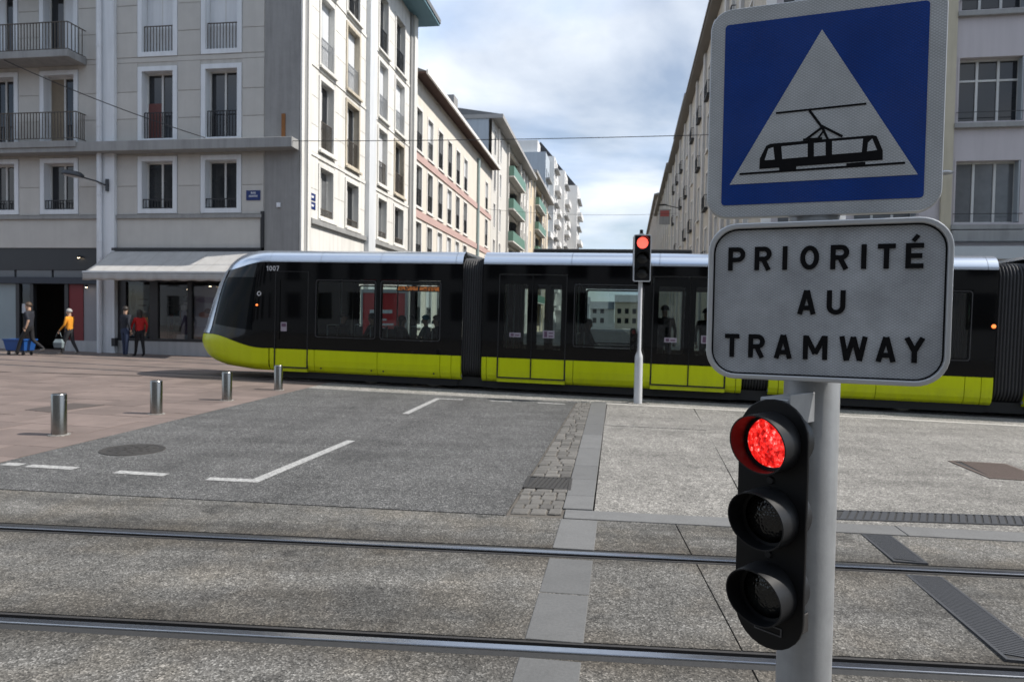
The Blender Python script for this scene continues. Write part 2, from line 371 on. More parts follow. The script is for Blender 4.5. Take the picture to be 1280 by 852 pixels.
def brick_pink():
    m, n, l, b = new_mat('pink_paving_far'); g = pos(n, l)
    mpn = n.new('ShaderNodeMapping'); mpn.inputs['Rotation'].default_value = (0, 0, AX); l.new(g, mpn.inputs[0])
    br = n.new('ShaderNodeTexBrick'); l.new(mpn.outputs[0], br.inputs['Vector']); br.inputs['Scale'].default_value = 1
    br.inputs['Brick Width'].default_value = .8; br.inputs['Row Height'].default_value = .5; br.inputs['Mortar Size'].default_value = .008
    br.inputs['Color1'].default_value = (.170,.130,.113,1); br.inputs['Color2'].default_value = (.140,.112,.098,1); br.inputs['Mortar'].default_value = (.10,.08,.073,1)
    c = mixc(n, l, 1.0, br.outputs[0], ramp(n, l, noise(n, l, g, 1.1, 6), [(.3, .8), (.7, 1.2)]), 'MULTIPLY')
    l.new(c, b.inputs['Base Color']); b.inputs['Roughness'].default_value = .75; return m
pinkfar = brick_pink()
sheet('paving_field', [(-30, 17.0), (edge(17.05) - .005, 17.05), (edge(24), 21.7), (-4.0, 24.6), (-30, 28.6)], pinkfar, 0, .1, pp)
sheet('paving_field', [(-45, 5.9), (-11.6, 5.9), (-17.4, 17.0), (-45, 17.0)], pinkfar, -.006, .1, pp)
for yy in (.46, 1.9, 4.0, 5.43):       # rails of the far track(s) in the pink paving and under the tram
    f = lambda x: 15.38 + yy - .218 * x
    X0, X1 = (-34, 40)
    mb = MB(); slab_mb([(X0, f(X0)), (X1, f(X1)), (X1, f(X1) + .055), (X0, f(X0) + .055)], .006, .03, mb)
    o = mb.obj('tram_rail', steel)
    mb = MB(); slab_mb([(X0, f(X0) + .06), (X1, f(X1) + .06), (X1, f(X1) + .15), (X0, f(X0) + .15)], .004, .03, mb)
    mb.obj('groove', rubber, o)
    tag(o, {.46: 'front rail of the track under the tram', 1.9: 'rear rail of the track under the tram', 4.0: 'front rail of the empty track behind the tram', 5.43: 'rail nearest the shopfronts, in the pink paving'}[yy], 'tram rail', 'rails of the far tram tracks')

# cobbled gutter
gut = sheet('gutter', [(gl(5.74) + .004, Yj(-.03) + .012), (kl(5.9) - .006, Yj(.46) + .012), (kl(14.1) - .006, 14.1), (gl(14.0) + .006, 14.06)], mortar, -.012, .08)
y = 5.80; vcount = 0
while y < 14.0:
    d = random.uniform(.09, .17)
    if 6.62 < y + d / 2 < 7.2: y = 7.2
    xl, xr = gl(y + d/2) + .012, kl(y + d/2) - .012
    k = 4 if xr - xl > .42 else 3
    if random.random() < .3: k -= 1
    cuts = [xl] + sorted(xl + (xr - xl) * (i + random.uniform(-.22, .22)) / k for i in range(1, k)) + [xr]
    for a, b in zip(cuts[:-1], cuts[1:]):
        j = lambda s=.018: random.uniform(-s, s)
        dz = random.uniform(-.003, .006)
        base = [(a + .007 + j(.006), y + .006 + j(.006)), ((a+b)/2 + j(), y + .004 + j(.008)), (b - .007 + j(.006), y + .006 + j(.006)), (b - .006 + .15*d + j(.006), y + d - .006 + j(.006)), ((a+b)/2 + .15*d + j(), y + d - .004 + j(.006)), (a + .007 + .15*d + j(.006), y + d - .006 + j(.006))]
        cx0 = sum(p[0] for p in base) / 6; cy0 = sum(p[1] for p in base) / 6
        top = [(cx0 + (p[0]-cx0) * .86, cy0 + (p[1]-cy0) * .84) for p in base]
        mb = MB(); z0 = gz(cx0)
        mb.add([(p[0], p[1], z0 - .03) for p in base] + [(p[0], p[1], z0 - .004 + dz) for p in base] + [(p[0], p[1], z0 + .006 + dz) for p in top],
               [(i, (i+1)%6, (i+1)%6+6, i+6) for i in range(6)] + [(i+6, (i+1)%6+6, (i+1)%6+12, i+12) for i in range(6)] + [tuple(range(12, 18))])
        mb.obj('cobble', stone, gut); vcount += 1
    y += d + .004

# drain covers, gratings and manholes
def grating(name, label, cat, c, ax, w, d, nb, m, frame=.03, slant=0, mbars=None):
    t = empty(name, (c[0], c[1], gz(c[0]) + .004), (0, math.atan(SL), ax))
    mb = MB(); mb.box(-w/2, w/2, -d/2, -d/2+frame, -.03, .006); mb.box(-w/2, w/2, d/2-frame, d/2, -.03, .006); mb.box(-w/2, -w/2+frame, -d/2+frame, d/2-frame, -.03, .0055); mb.box(w/2-frame, w/2, -d/2+frame, d/2-frame, -.03, .0055)
    mb.obj('frame', m, t)
    MB().box(-w/2+frame, w/2-frame, -d/2+frame, d/2-frame, -.03, -.001).obj('pit_shade_plate', rubber, t)  # flat black plate stands in for the shade of the hollow below
    mb = MB(); iw = w - 2*frame
    for i in range(nb):
        x0 = -iw/2 + iw * (i + .12) / nb; x1 = -iw/2 + iw * (i + .82) / nb
        y0, y1 = -d/2 + frame, d/2 - frame; lim = lambda v: max(-iw/2, min(iw/2, v))
        poly = [(lim(x0), y0), (lim(x1), y0), (lim(x1 + slant), y1), (lim(x0 + slant), y1)]
        mb.prism(poly, -.02, .0048)
    tag(mb.obj('bars', m, t), kind='stuff')
    tag(t, label, cat); return t
grating('gully_grate', 'square cast iron gully grate set in the cobbled gutter', 'drain', (.395, 6.91), R(-7), .47, .50, 9, iron, .03, .06)
grating('channel_drain', 'long dark slotted channel drain across the pale pavement behind the pole', 'drain', (6.0, 5.99), math.atan(-.012), 6.3, .30, 90, mat('grate_steel', (.085,.088,.095), .5, .5, vs=30), .02, .16)
for k, (yc, ln) in enumerate(((5.14, .66), (3.98, 1.22), (2.6, 1.1))):
    xc = 2.96 + .165 * (yc - 5.4)
    grating('channel_drain', ('short dark slotted drain between the granite row and the far rail', 'dark slotted drain crossing between the two near rails', 'dark slotted drain in front of the nearest rail')[k], 'drain', (xc, yc), R(90 - 8.8), ln, .23, int(ln * 40), mats_g if False else mat('grate_steel', (.085,.088,.095)), .018, .05)
grating('manhole_cover', 'rectangular rusty grating in the pale pavement at the right edge', 'manhole cover', (5.9, 8.2), R(-8.5) , .68, 1.0, 16, rust, .04, .1)
t = empty('manhole_cover', (-4.43, 7.97, gz(-4.43) + .004), (0, math.atan(SL), 0))
MB().lathe([(0, .003), (.27, .003), (.275, .001), (.285, .001), (.29, .004), (.345, .004), (.35, -.02)], 40).obj('lid', iron, t, smooth=40)
mb = MB()
for k in range(24):
    a = k * math.pi / 12; r = .09 + .07 * (k % 3); mb.box(r*math.cos(a)-.02, r*math.cos(a)+.02, r*math.sin(a)-.012, r*math.sin(a)+.012, .002, .006)
tag(mb.obj('tread_studs', iron, t), kind='stuff'); tag(t, 'round cast iron manhole cover in the asphalt near the pink paving', 'manhole cover')
o = sheet('access_cover', [(-7.735, 10.82), (-7.205, 10.625), (-6.933, 11.612), (-7.543, 11.724)], mat('dark_cover', (.075,.06,.053), .7, vs=12, bump=.2), .006, .03, kind=None)
tag(o, 'dark square access cover in the pink paving beside the bollards', 'manhole cover')

# painted road lines
def stripe(pts, w, label, name='road_line'):
    mb = MB(); vs = []; pts = [Vector(p) for p in pts]
    for i, p in enumerate(pts):
        ds = []
        if i > 0: ds.append((p - pts[i-1]).normalized())
        if i < len(pts) - 1: ds.append((pts[i+1] - p).normalized())
        nrm = sum((Vector((-d.y, d.x)) for d in ds), Vector((0, 0))).normalized()
        k = w / 2 / max(.45, nrm.dot(Vector((-ds[0].y, ds[0].x))))
        for s in (-1, 1):
            q = p + nrm * s * k; vs.append((q.x, q.y, gz(q.x) + .004))
    mb.add(vs, [(2*i, 2*i+1, 2*i+3, 2*i+2) for i in range(len(pts) - 1)])
    return tag(mb.obj(name, white_paint), label, 'road marking', 'white lines painted on the asphalt')
stripe([(-2.98, 6.69), (-2.50, 6.655), (-2.10, 8.96)], .115, 'white line bent at a corner on the near asphalt')
stripe([(-1.80, 11.6), (-1.50, 13.93), (-.98, 13.88)], .11, 'white line bent at a corner, far end of the asphalt')
for k, (a, b) in enumerate((((-5.27, 7.07), (-5.07, 7.05)), ((-4.98, 7.02), (-4.45, 6.955)), ((-3.98, 6.86), (-3.44, 6.795)))):
    stripe([a, b], .12, ('short white dash at the left edge of the photo', 'white dash left of the round manhole, second from the left edge', 'white dash between the left dashes and the bent line')[k])
for k, (a, b) in enumerate((((-.437, 13.84), (.02, 13.77)), ((.538, 13.72), (1.077, 13.62)))):
    stripe([a, b], .1, ('white dash in front of the tram, left of the cobbled gutter by a gap', 'white dash in front of the tram, touching the cobbled gutter')[k])

# ------------------------------------------------------------------ stainless bollards
boll = None
for k, (x, y) in enumerate(((-5.84, 8.79), (-5.63, 10.8), (-5.31, 12.72), (-5.03, 14.71))):
    t = empty('bollard', (x, y, gz(x)))
    if boll is None:
        boll = (MB().lathe([(.0895, 0), (.0895, .515), (.085, .525), (.083, .528)], 32).mesh('post', inox, 40), MB().lathe([(.083, .5281), (.079, .533), (0, .534)], 32).mesh('cap', inox, 40), MB().lathe([(.13, -.01), (.13, .006), (.09, .008)], 32).mesh('base_ring', tramconc, 40))
    for nm, me in zip(('post', 'cap', 'base_ring'), boll): link(nm, me, t)
    tag(t, ('stainless steel bollard nearest the camera, in front of the dark square cover', 'second stainless bollard from the left, on the pink paving', 'third stainless bollard from the left, below the tram nose', 'farthest stainless bollard, in front of the tram cab door')[k], 'bollard', 'stainless bollards along the pink paving')
# ------------------------------------------------------------------ lettering: strokes turned into flat shapes
def stroke(mb, pts, w, y, closed=False):
    pts = [Vector(p) for p in pts]; n = len(pts); vs = []
    for i, p in enumerate(pts):
        ds = []
        if i > 0 or closed: ds.append((p - pts[i-1]).normalized())
        if i < n - 1 or closed: ds.append((pts[(i+1) % n] - p).normalized())
        nn = sum((Vector((-d.y, d.x)) for d in ds), Vector((0, 0)))
        nn = nn.normalized() if nn.length > 1e-6 else Vector((-ds[0].y, ds[0].x))
        k = w / 2 / max(.35, nn.dot(Vector((-ds[0].y, ds[0].x))))
        vs += [(p.x + nn.x*k, y, p.y + nn.y*k), (p.x - nn.x*k, y, p.y - nn.y*k)]
    m = n if closed else n - 1
    mb.add(vs, [(2*i, 2*i+1, 2*((i+1) % n)+1, 2*((i+1) % n)) for i in range(m)])
def arc(cx, cy, rx, ry, a0, a1, n=10):
    return [(cx + rx*math.cos(R(a0 + (a1-a0)*i/n)), cy + ry*math.sin(R(a0 + (a1-a0)*i/n))) for i in range(n + 1)]
def glyph(ch, w, t):
    """strokes of a capital of width w, height 1, stroke t, as centre lines"""
    h = t / 2; r, l, b, u = w - h, h, h, 1 - h
    bowl = lambda y0: [(l, u)] + arc(r - (u-y0)/2*.95, (u+y0)/2, (u-y0)/2*.95, (u-y0)/2, 90, -90) + [(l, y0)]
    G = {'P': [[(l,0),(l,1)], bowl(.46)], 'R': [[(l,0),(l,1)], bowl(.48), [(w*.5,.48),(w-h*1.1,0)]], 'I': [[(w/2,0),(w/2,1)]],
         'O': [arc(w/2,.5,w/2-h,.5-h,0,360,26)[:-1]], 'T': [[(0,u),(w,u)],[(w/2,0),(w/2,u)]], 'E': [[(l,0),(l,1)],[(l,u),(w,u)],[(l,.5),(w*.92,.5)],[(l,b),(w,b)]],
         'A': [[(h*1.05,0),(w/2-h*.15,1)],[(w-h*1.05,0),(w/2+h*.15,1)],[(w*.26,.27),(w*.74,.27)]], 'U': [[(l,1)] + arc(w/2,w/2-h+h,w/2-h,w/2-h,180,360,12) + [(r,1)]],
         'M': [[(l,0),(l,1)],[(r,0),(r,1)],[(l+h*.3,.96),(w/2,.24)],[(r-h*.3,.96),(w/2,.24)]], 'W': [[(h,1),(w*.27,0)],[(w*.27,.02),(w*.5,.98)],[(w*.5,.98),(w*.73,.02)],[(w-h,1),(w*.73,0)]],
         'Y': [[(h,1),(w/2,.46)],[(w-h,1),(w/2,.46)],[(w/2,0),(w/2,.5)]],
         '1': [[(w*.6,0),(w*.6,1)],[(w*.6,.93),(w*.2,.72)]], '0': [arc(w/2,.5,w/2-h,.5-h,0,360,22)[:-1]], '7': [[(0,u),(w-h,u)],[(w-h*1.2,u),(w*.35,0)]]}
    return G[ch]
def letter(name, ch, x0, x1, z0, z1, y, m, parent, t=.19, label=None):
    mb = MB(); s = z1 - z0; w = (x1 - x0) / s
    mb.M = lambda a, b, c: (x0 + a*s, b, z0 + c*s)
    for i, st in enumerate(glyph(ch, w, t)): stroke(mb, st, t, y - i * .00012, closed=(ch in 'O0'))
    return mb.obj(name, m, parent)
def rr(x0, x1, z0, z1, r, n=8):
    p = []
    for cx, cz, a in ((x1-r, z1-r, 0), (x0+r, z1-r, 90), (x0+r, z0+r, 180), (x1-r, z0+r, 270)):
        p += arc(cx, cz, r, r, a, a + 90, n)
    return p
def ring(mb, po, pi, y0, y1):
    n = len(po)
    vs = [(p[0], y, p[1]) for y in (y0, y1) for p in po] + [(p[0], y, p[1]) for y in (y0, y1) for p in pi]
    for i in range(n):
        j = (i + 1) % n
        mb_f = [(i, j, j+n, i+n), (2*n+i, 2*n+j, 3*n+j, 3*n+i), (i, j, 2*n+j, 2*n+i), (n+i, n+j, 3*n+j, 3*n+i)]
        ring.f += mb_f
    mb.add(vs, ring.f); ring.f = []
ring.f = []

def retro(name, c, rough=.42, dirt=0.):
    """retro-reflective sheeting: fine diamond cells, a little grime, blotchy glare put into the colour"""
    m, n, l, b = new_mat(name); tcn = n.new('ShaderNodeTexCoord').outputs['Object']
    def wave(a):
        mpn = n.new('ShaderNodeMapping'); mpn.inputs['Rotation'].default_value = (0, R(a), 0); mpn.inputs['Scale'].default_value = (1, 1, 1); l.new(tcn, mpn.inputs[0])
        wv = n.new('ShaderNodeTexWave'); wv.wave_type = 'BANDS'; wv.bands_direction = 'X'; wv.inputs['Scale'].default_value = 62; l.new(mpn.outputs[0], wv.inputs[0])
        return ramp(n, l, wv.outputs['Fac'], [(.04, .0), (.42, 1.)])
    cell = mixc(n, l, 1.0, wave(57), wave(-57), 'MULTIPLY')
    f = mixc(n, l, cell, [x * .70 for x in c], c)
    g = ramp(n, l, noise(n, l, tcn, 9, 7, .65), [(.35, 1.1), (.72, .66 if dirt else .84)])  # uneven blotches: grime smears, and glare put into the colour
    f = mixc(n, l, 1.0, f, g, 'MULTIPLY')
    if dirt:
        sc = ramp(n, l, noise(n, l, tcn, 60, 4, .7), [(.70, 0.), (.74, dirt)])
        msk = ramp(n, l, noise(n, l, tcn, 5, 2), [(.5, 0.), (.6, 1.)])
        f = mixc(n, l, mixc(n, l, 1.0, sc, msk, 'MULTIPLY'), f, (.12,.12,.12))
    l.new(f, b.inputs['Base Color']); b.inputs['Roughness'].default_value = rough; b.inputs['Specular IOR Level'].default_value = .5
    bumpn(n, l, b, cell, .12, .001); return m
retro_w = retro('retro_white', (.50,.52,.535), .38)
retro_d = retro('retro_white_worn', (.46,.48,.505), .4, .8)
retro_b = retro('retro_blue', (.003,.045,.27), .13)
ink = mat('sign_black', (.006,.006,.007), .5, var=.3, vs=60, spec=.12)

PX, PY = .676, 1.533
post = empty('sign_post', (PX, PY, gz(PX)))
MB().lathe([(.0585, -.05), (.0585, 2.47), (.054, 2.485), (0, 2.488)], 40).obj('pole', galv, post, smooth=40)
MB().lathe([(.10, 0), (.10, .012), (.06, .014)], 32).obj('base_collar', galv, post, smooth=40)
for z in (1.62, 1.79, 1.97, 2.26): MB().lathe([(.0588, z), (.0622, z), (.0622, z+.03), (.0588, z+.03)], 32).obj('clamp_band', alu, post, smooth=40)
tag(post, 'thick grey galvanised post carrying both signs and the small signal', 'post')

s1 = empty('tram_crossing_sign', (.668, 1.47, 0), (0, 0, R(-19.8)))
po = rr(-.247, .215, 1.886, 2.348, .045)
MB().prism(po, .0, .024, 1).obj('backing_plate', alu, s1, bevel=.003)
mb = MB(); mb.v = []; mb.add([(p[0], -.0012, p[1]) for p in rr(-.2445, .2125, 1.8885, 2.3455, .043)], [tuple(range(36))]); mb.obj('white_border', retro_w, s1)
mb = MB(); mb.add([(p[0], -.0022, p[1]) for p in rr(-.2155, .1815, 1.914, 2.3125, .008)], [tuple(range(36))]); mb.obj('blue_field', retro_b, s1)
mb = MB(); mb.add([(-.0185, -.0032, 2.2785), (-.1985, -.0032, 1.9595), (.1695, -.0032, 1.9615)], [(0, 1, 2)]); mb.obj('white_triangle', retro_w, s1)
mb = MB(); mb.add([(x, -.0040, z) for x, z in ((-.1369,1.9903),(-.1364,2.0133),(-.1240,2.040),(-.1150,2.0440),(.0843,2.0475),(.0918,2.0449),(.1039,2.0142),(.1044,1.9951))], [tuple(range(8))])
tram_ic = mb.obj('tram_silhouette', ink, s1)
for q in (((-.1265,2.0087),(-.1195,2.033),(-.1093,2.0362),(-.1058,2.0090)), ((-.0929,2.0365),(-.0405,2.0385),(-.0397,2.0108),(-.0905,2.0092)), ((-.0281,2.0388),(-.0054,2.0394),(-.0045,2.0115),(-.0273,2.0108)), ((.0073,2.0404),(.0662,2.0414),(.0646,2.0135),(.0081,2.0122)), ((.0744,2.0145),(.0759,2.0325),(.0835,2.0402),(.0931,2.0159))):
    mb = MB(); mb.add([(x, -.0046, z) for x, z in q], [(0, 1, 2, 3)]); mb.obj('silhouette_window', retro_w, tram_ic)
mb = MB(); stroke(mb, [(-.178, 1.9817), (.1458, 1.9865)], .0045, -.0040); mb.obj('silhouette_track', ink, s1)
mb = MB(); stroke(mb, [(-.1059, 2.1094), (.0706, 2.1138)], .0042, -.0040); mb.obj('silhouette_wire', ink, s1)
mb = MB(); stroke(mb, [(-.0388, 2.1095), (-.0129, 2.0713)], .0052, -.0041); stroke(mb, [(-.0129, 2.0713), (-.044, 2.048)], .0052, -.0042); stroke(mb, [(-.0165, 2.076), (.027, 2.049)], .0052, -.0043); stroke(mb, [(-.0129, 2.0713), (-.0007, 2.044)], .0048, -.0044); stroke(mb, [(-.050, 2.0478), (-.012, 2.0478)], .005, -.0045); stroke(mb, [(-.008, 2.066), (-.022, 2.046)], .004, -.0046)
mb.obj('silhouette_pantograph', ink, s1)
for x0, x1 in ((-.0962, -.0617), (.0362, .0721)):
    mb = MB(); stroke(mb, [(x0, 1.988), (x1, 1.9892)], .008, -.0042); mb.obj('silhouette_bogie', ink, s1)
tag(s1, 'square blue sign with a black tram in a white triangle, on the post', 'road sign')

s2 = empty('priority_sign', (.6586, 1.45, 0), (0, 0, R(-22.3)))
po = rr(-.237, .233, 1.529, 1.8705, .062); pi = rr(-.2255, .2225, 1.540, 1.8585, .052)
MB().prism(po, .004, .024, 1).obj('backing_plate', alu, s2)
mb = MB(); ring(mb, po, pi, -.010, .0039); mb.obj('folded_rim', alu, s2, bevel=.0025)
mb = MB(); ring(mb, rr(-.2253, .2223, 1.5402, 1.8583, .0518), rr(-.2225, .2195, 1.543, 1.8555, .049), -.002, .0); mb.obj('rim_black_line', ink, s2)  # thin black ring between the rim and the white face
mb = MB(); mb.add([(p[0], -.0006, p[1]) for p in rr(-.2224, .2194, 1.5431, 1.8554, .0489)], [tuple(range(36))]); mb.obj('white_face', retro_d, s2)
for z, t in ((1.793, (('P',-.1948,-.1589),('R',-.1397,-.1048),('I',-.0830,-.0727),('O',-.0476,-.0104),('R',.0112,.0468),('I',.0688,.0794),('T',.0992,.1318),('E',.1496,.1818))),
             (1.698, (('A',-.0510,-.0137),('U',.0066,.0424))),
             (1.602, (('T',-.1976,-.1668),('R',-.1478,-.1137),('A',-.0953,-.0580),('M',-.0371,.0107),('W',.0327,.0862),('A',.1010,.1387),('Y',.1517,.1901)))):
    for ch, a, b in t: letter('letter', ch, a, b, z - .0256, z + .0256, -.0030, ink, s2, .195)
mb = MB(); stroke(mb, [(.1625, 1.8225), (.1715, 1.8345)], .0085, -.0030); mb.obj('accent', ink, s2)
tag(s2, 'white rounded plate reading PRIORITÉ AU TRAMWAY, under the blue sign', 'road sign')

# ------------------------------------------------------------------ small three-lamp signal on the post
def lens_mat(name, c, on):
    m, n, l, b = new_mat(name); tcn = n.new('ShaderNodeTexCoord').outputs['Object']
    v = n.new('ShaderNodeTexVoronoi'); v.inputs['Scale'].default_value = 150; l.new(tcn, v.inputs['Vector'])
    if on:
        sx = n.new('ShaderNodeSeparateColor'); l.new(v.outputs['Color'], sx.inputs[0])
        mpn = n.new('ShaderNodeMapping'); mpn.inputs['Scale'].default_value = (1, 1, .45); l.new(tcn, mpn.inputs[0])
        f = mixc(n, l, .5, ramp(n, l, sx.outputs[0], [(.1, 0.), (1, 1.)]), ramp(n, l, noise(n, l, mpn.outputs[0], 95, 3, .7), [(.35, 0.), (.7, 1.)]))
        e = ramp(n, l, f, [(.12, (.30,.003,.003)), (.5, (.85,.018,.014)), (.72, (1.0,.06,.05)), (.9, (1.0,.45,.40))])
        b.inputs['Base Color'].default_value = (.25,.005,.005,1); l.new(e, b.inputs['Emission Color']); b.inputs['Emission Strength'].default_value = on
    else:
        b.inputs['Base Color'].default_value = (*c, 1)
    b.inputs['Roughness'].default_value = .15
    bumpn(n, l, b, v.outputs['Distance'], .6 if on else .3, .004); return m
lens_on = lens_mat('lens_red_lit', (1,0,0), 1.0)
lens_am = lens_mat('lens_amber_off', (.006,.0055,.005), 0)
lens_gr = lens_mat('lens_green_off', (.007,.008,.0075), 0)
cover = mat('housing_grey_black', (.010,.0105,.012), .42, var=.3, vs=20, spec=.35)
h = empty('tram_signal', (PX + .0185, PY + .0155, 0), (0, 0, R(-50)))
zc = (1.403, 1.245, 1.086)
po = arc(0, 1.416, .0775, .0775, 0, 180, 14) + arc(0, 1.0425, .0775, .0775, 180, 360, 14)
MB().prism(po, -.190, -.181, 1).obj('face_plate', black_pl, h, bevel=.002)
for z, lm, off in zip(zc, (lens_on, lens_am, lens_gr), (0, 0, 0)):
    # rear barrel
    hb = MB().lathe([(0, .115), (.050, .116), (.058, .122), (.060, .18), (.060, .1815)], 32, (0, 0, z), (0, -1, 0)).obj('lamp_housing', cover, h, smooth=40)
    # visor: a tube longer above than below, with inner wall
    mb = MB(); n = 48; vs = []
    for k in range(n):
        a = 2 * math.pi * k / n; s = math.sin(a); ln = .046 + .026 * (0.5 + 0.5 * s) - .010 * max(0, -s - .6)
        for r, y in ((.064, -.190), (.0625, -.190 - ln), (.0598, -.190 - ln), (.0585, -.190)):
            vs.append((r * math.cos(a), y, z + r * s))
    mb.add(vs, [(4*k+i, 4*((k+1) % n)+i, 4*((k+1) % n)+i+1, 4*k+i+1) for k in range(n) for i in range(3)])
    mb.obj('visor', cover, h, smooth=50)
    MB().lathe([(0, .207), (.02, .2062), (.036, .203), (.0520, .196), (.0525, .190)], 40, (0, 0, z), (0, -1, 0)).obj('lens', lm, h, smooth='all')
    MB().lathe([(.0526, .190), (.0526, .197), (.0586, .198), (.0586, .190)], 40, (0, 0, z), (0, -1, 0)).obj('lens_ring', black_pl, h, smooth=40)
for z in (1.323, 1.166): MB().lathe([(0, .195), (.007, .195), (.009, .190)], 12, (0, 0, z), (0, -1, 0)).obj('screw_boss', cover, h, smooth=30)
mb = MB(); ring(mb, rr(-.028, .034, 1.000, 1.018, .002, 2), rr(-.0255, .0315, 1.0025, 1.0155, .001, 2), -.1925, -.190); mb.obj('maker_plate', mat('moulded_rib', (.07,.07,.075), .4), h)
MB().box(-.035, .030, -.181, -.07, 1.455, 1.495).obj('mount_bracket', galv, h, bevel=.003)
MB().box(.030, .0335, -.181, -.075, 1.44, 1.505).obj('bracket_flange', galv, h, bevel=.002)
MB().box(-.03, .030, -.181, -.07, .985, 1.018).obj('mount_bracket', galv, h, bevel=.003)
MB().box(.030, .0335, -.181, -.075, .98, 1.022).obj('bracket_flange', darkiron, h, bevel=.002)
MB().box(-.05, .05, -.181, -.150, 1.02, 1.44).obj('cable_box', black_pl, h, bevel=.004)
tag(h, 'small black three-lamp signal with its top red lamp lit, on the near post', 'traffic light')

# ------------------------------------------------------------------ signal on its own pole in front of the tram
sx, sy = 2.63, 14.12
f = empty('traffic_signal', (sx, sy, gz(sx)))
MB().lathe([(.25, .0), (.25, .012), (.2, .02)], 24).obj('foot_plinth', tramconc, f, smooth=40)
wgrey = mat('pole_paint', (.56,.57,.58), .45, .1, var=.08, vs=12)
MB().lathe([(.085, 0), (.082, .95), (.080, .98), (.043, 1.10), (.042, 2.55), (0, 2.56)], 28).obj('pole', wgrey, f, smooth=40)
hz = empty('x'); bpy.data.objects.remove(hz)
head = MB().box(-.165, .165, -.15, .05, 2.53, 3.45).obj('signal_head', black_pl, f, bevel=.02)
mb = MB(); ring(mb, rr(-.176, .176, 2.512, 3.468, .03), rr(-.160, .160, 2.53, 3.45, .02), -.158, -.10); mb.obj('head_border', wgrey, f)
red2 = emit('signal_red_lit', (1.0, .10, .07), 1.6)
for z, lm in ((3.30, red2), (2.99, lens_am), (2.69, lens_gr)):
    MB().lathe([(0, .166), (.08, .162), (.115, .150)], 28, (0, 0, z), (0, -1, 0)).obj('lens', lm, f, smooth='all')
    mb = MB(); n = 20; vs = []
    for k in range(n + 1):
        a = R(-10 + 200 * k / n)
        vs += [(.128*math.cos(a), -.15, z + .128*math.sin(a)), (.128*math.cos(a), -.15 - .05 - .10*max(0, math.sin(a)), z + .128*math.sin(a))]
    mb.add(vs, [(2*k, 2*k+1, 2*k+3, 2*k+2) for k in range(n)]); mb.obj('visor', black_pl, f, smooth='all')
MB().box(-.05, .05, -.05, .05, 3.45, 3.50).obj('top_cap', wgrey, f); MB().lathe([(.035, 3.5), (.035, 3.58), (0, 3.59)], 12).obj('top_lamp', black_pl, f, smooth=40)
rp = MB().prism(rr(-.19, -.07, 1.08, 1.56, .05), -.06, .02, 1).obj('repeater_head', black_pl, f, bevel=.008)
for k, z in enumerate((1.48, 1.32, 1.16)):
    MB().lathe([(.048, .05), (.046, .115)], 18, (-.13, 0, z), (0, -1, 0)).obj('repeater_visor', cover, rp, smooth='all')
    MB().lathe([(0, .068), (.045, .066)], 18, (-.13, 0, z), (0, -1, 0)).obj('repeater_lens', (lens_mat('lens_dim_red', (.12,.01,.01), 0), lens_am, lens_gr)[k], rp)
tag(f, 'traffic signal with red lamp lit on a grey pole in front of the tram', 'traffic light')
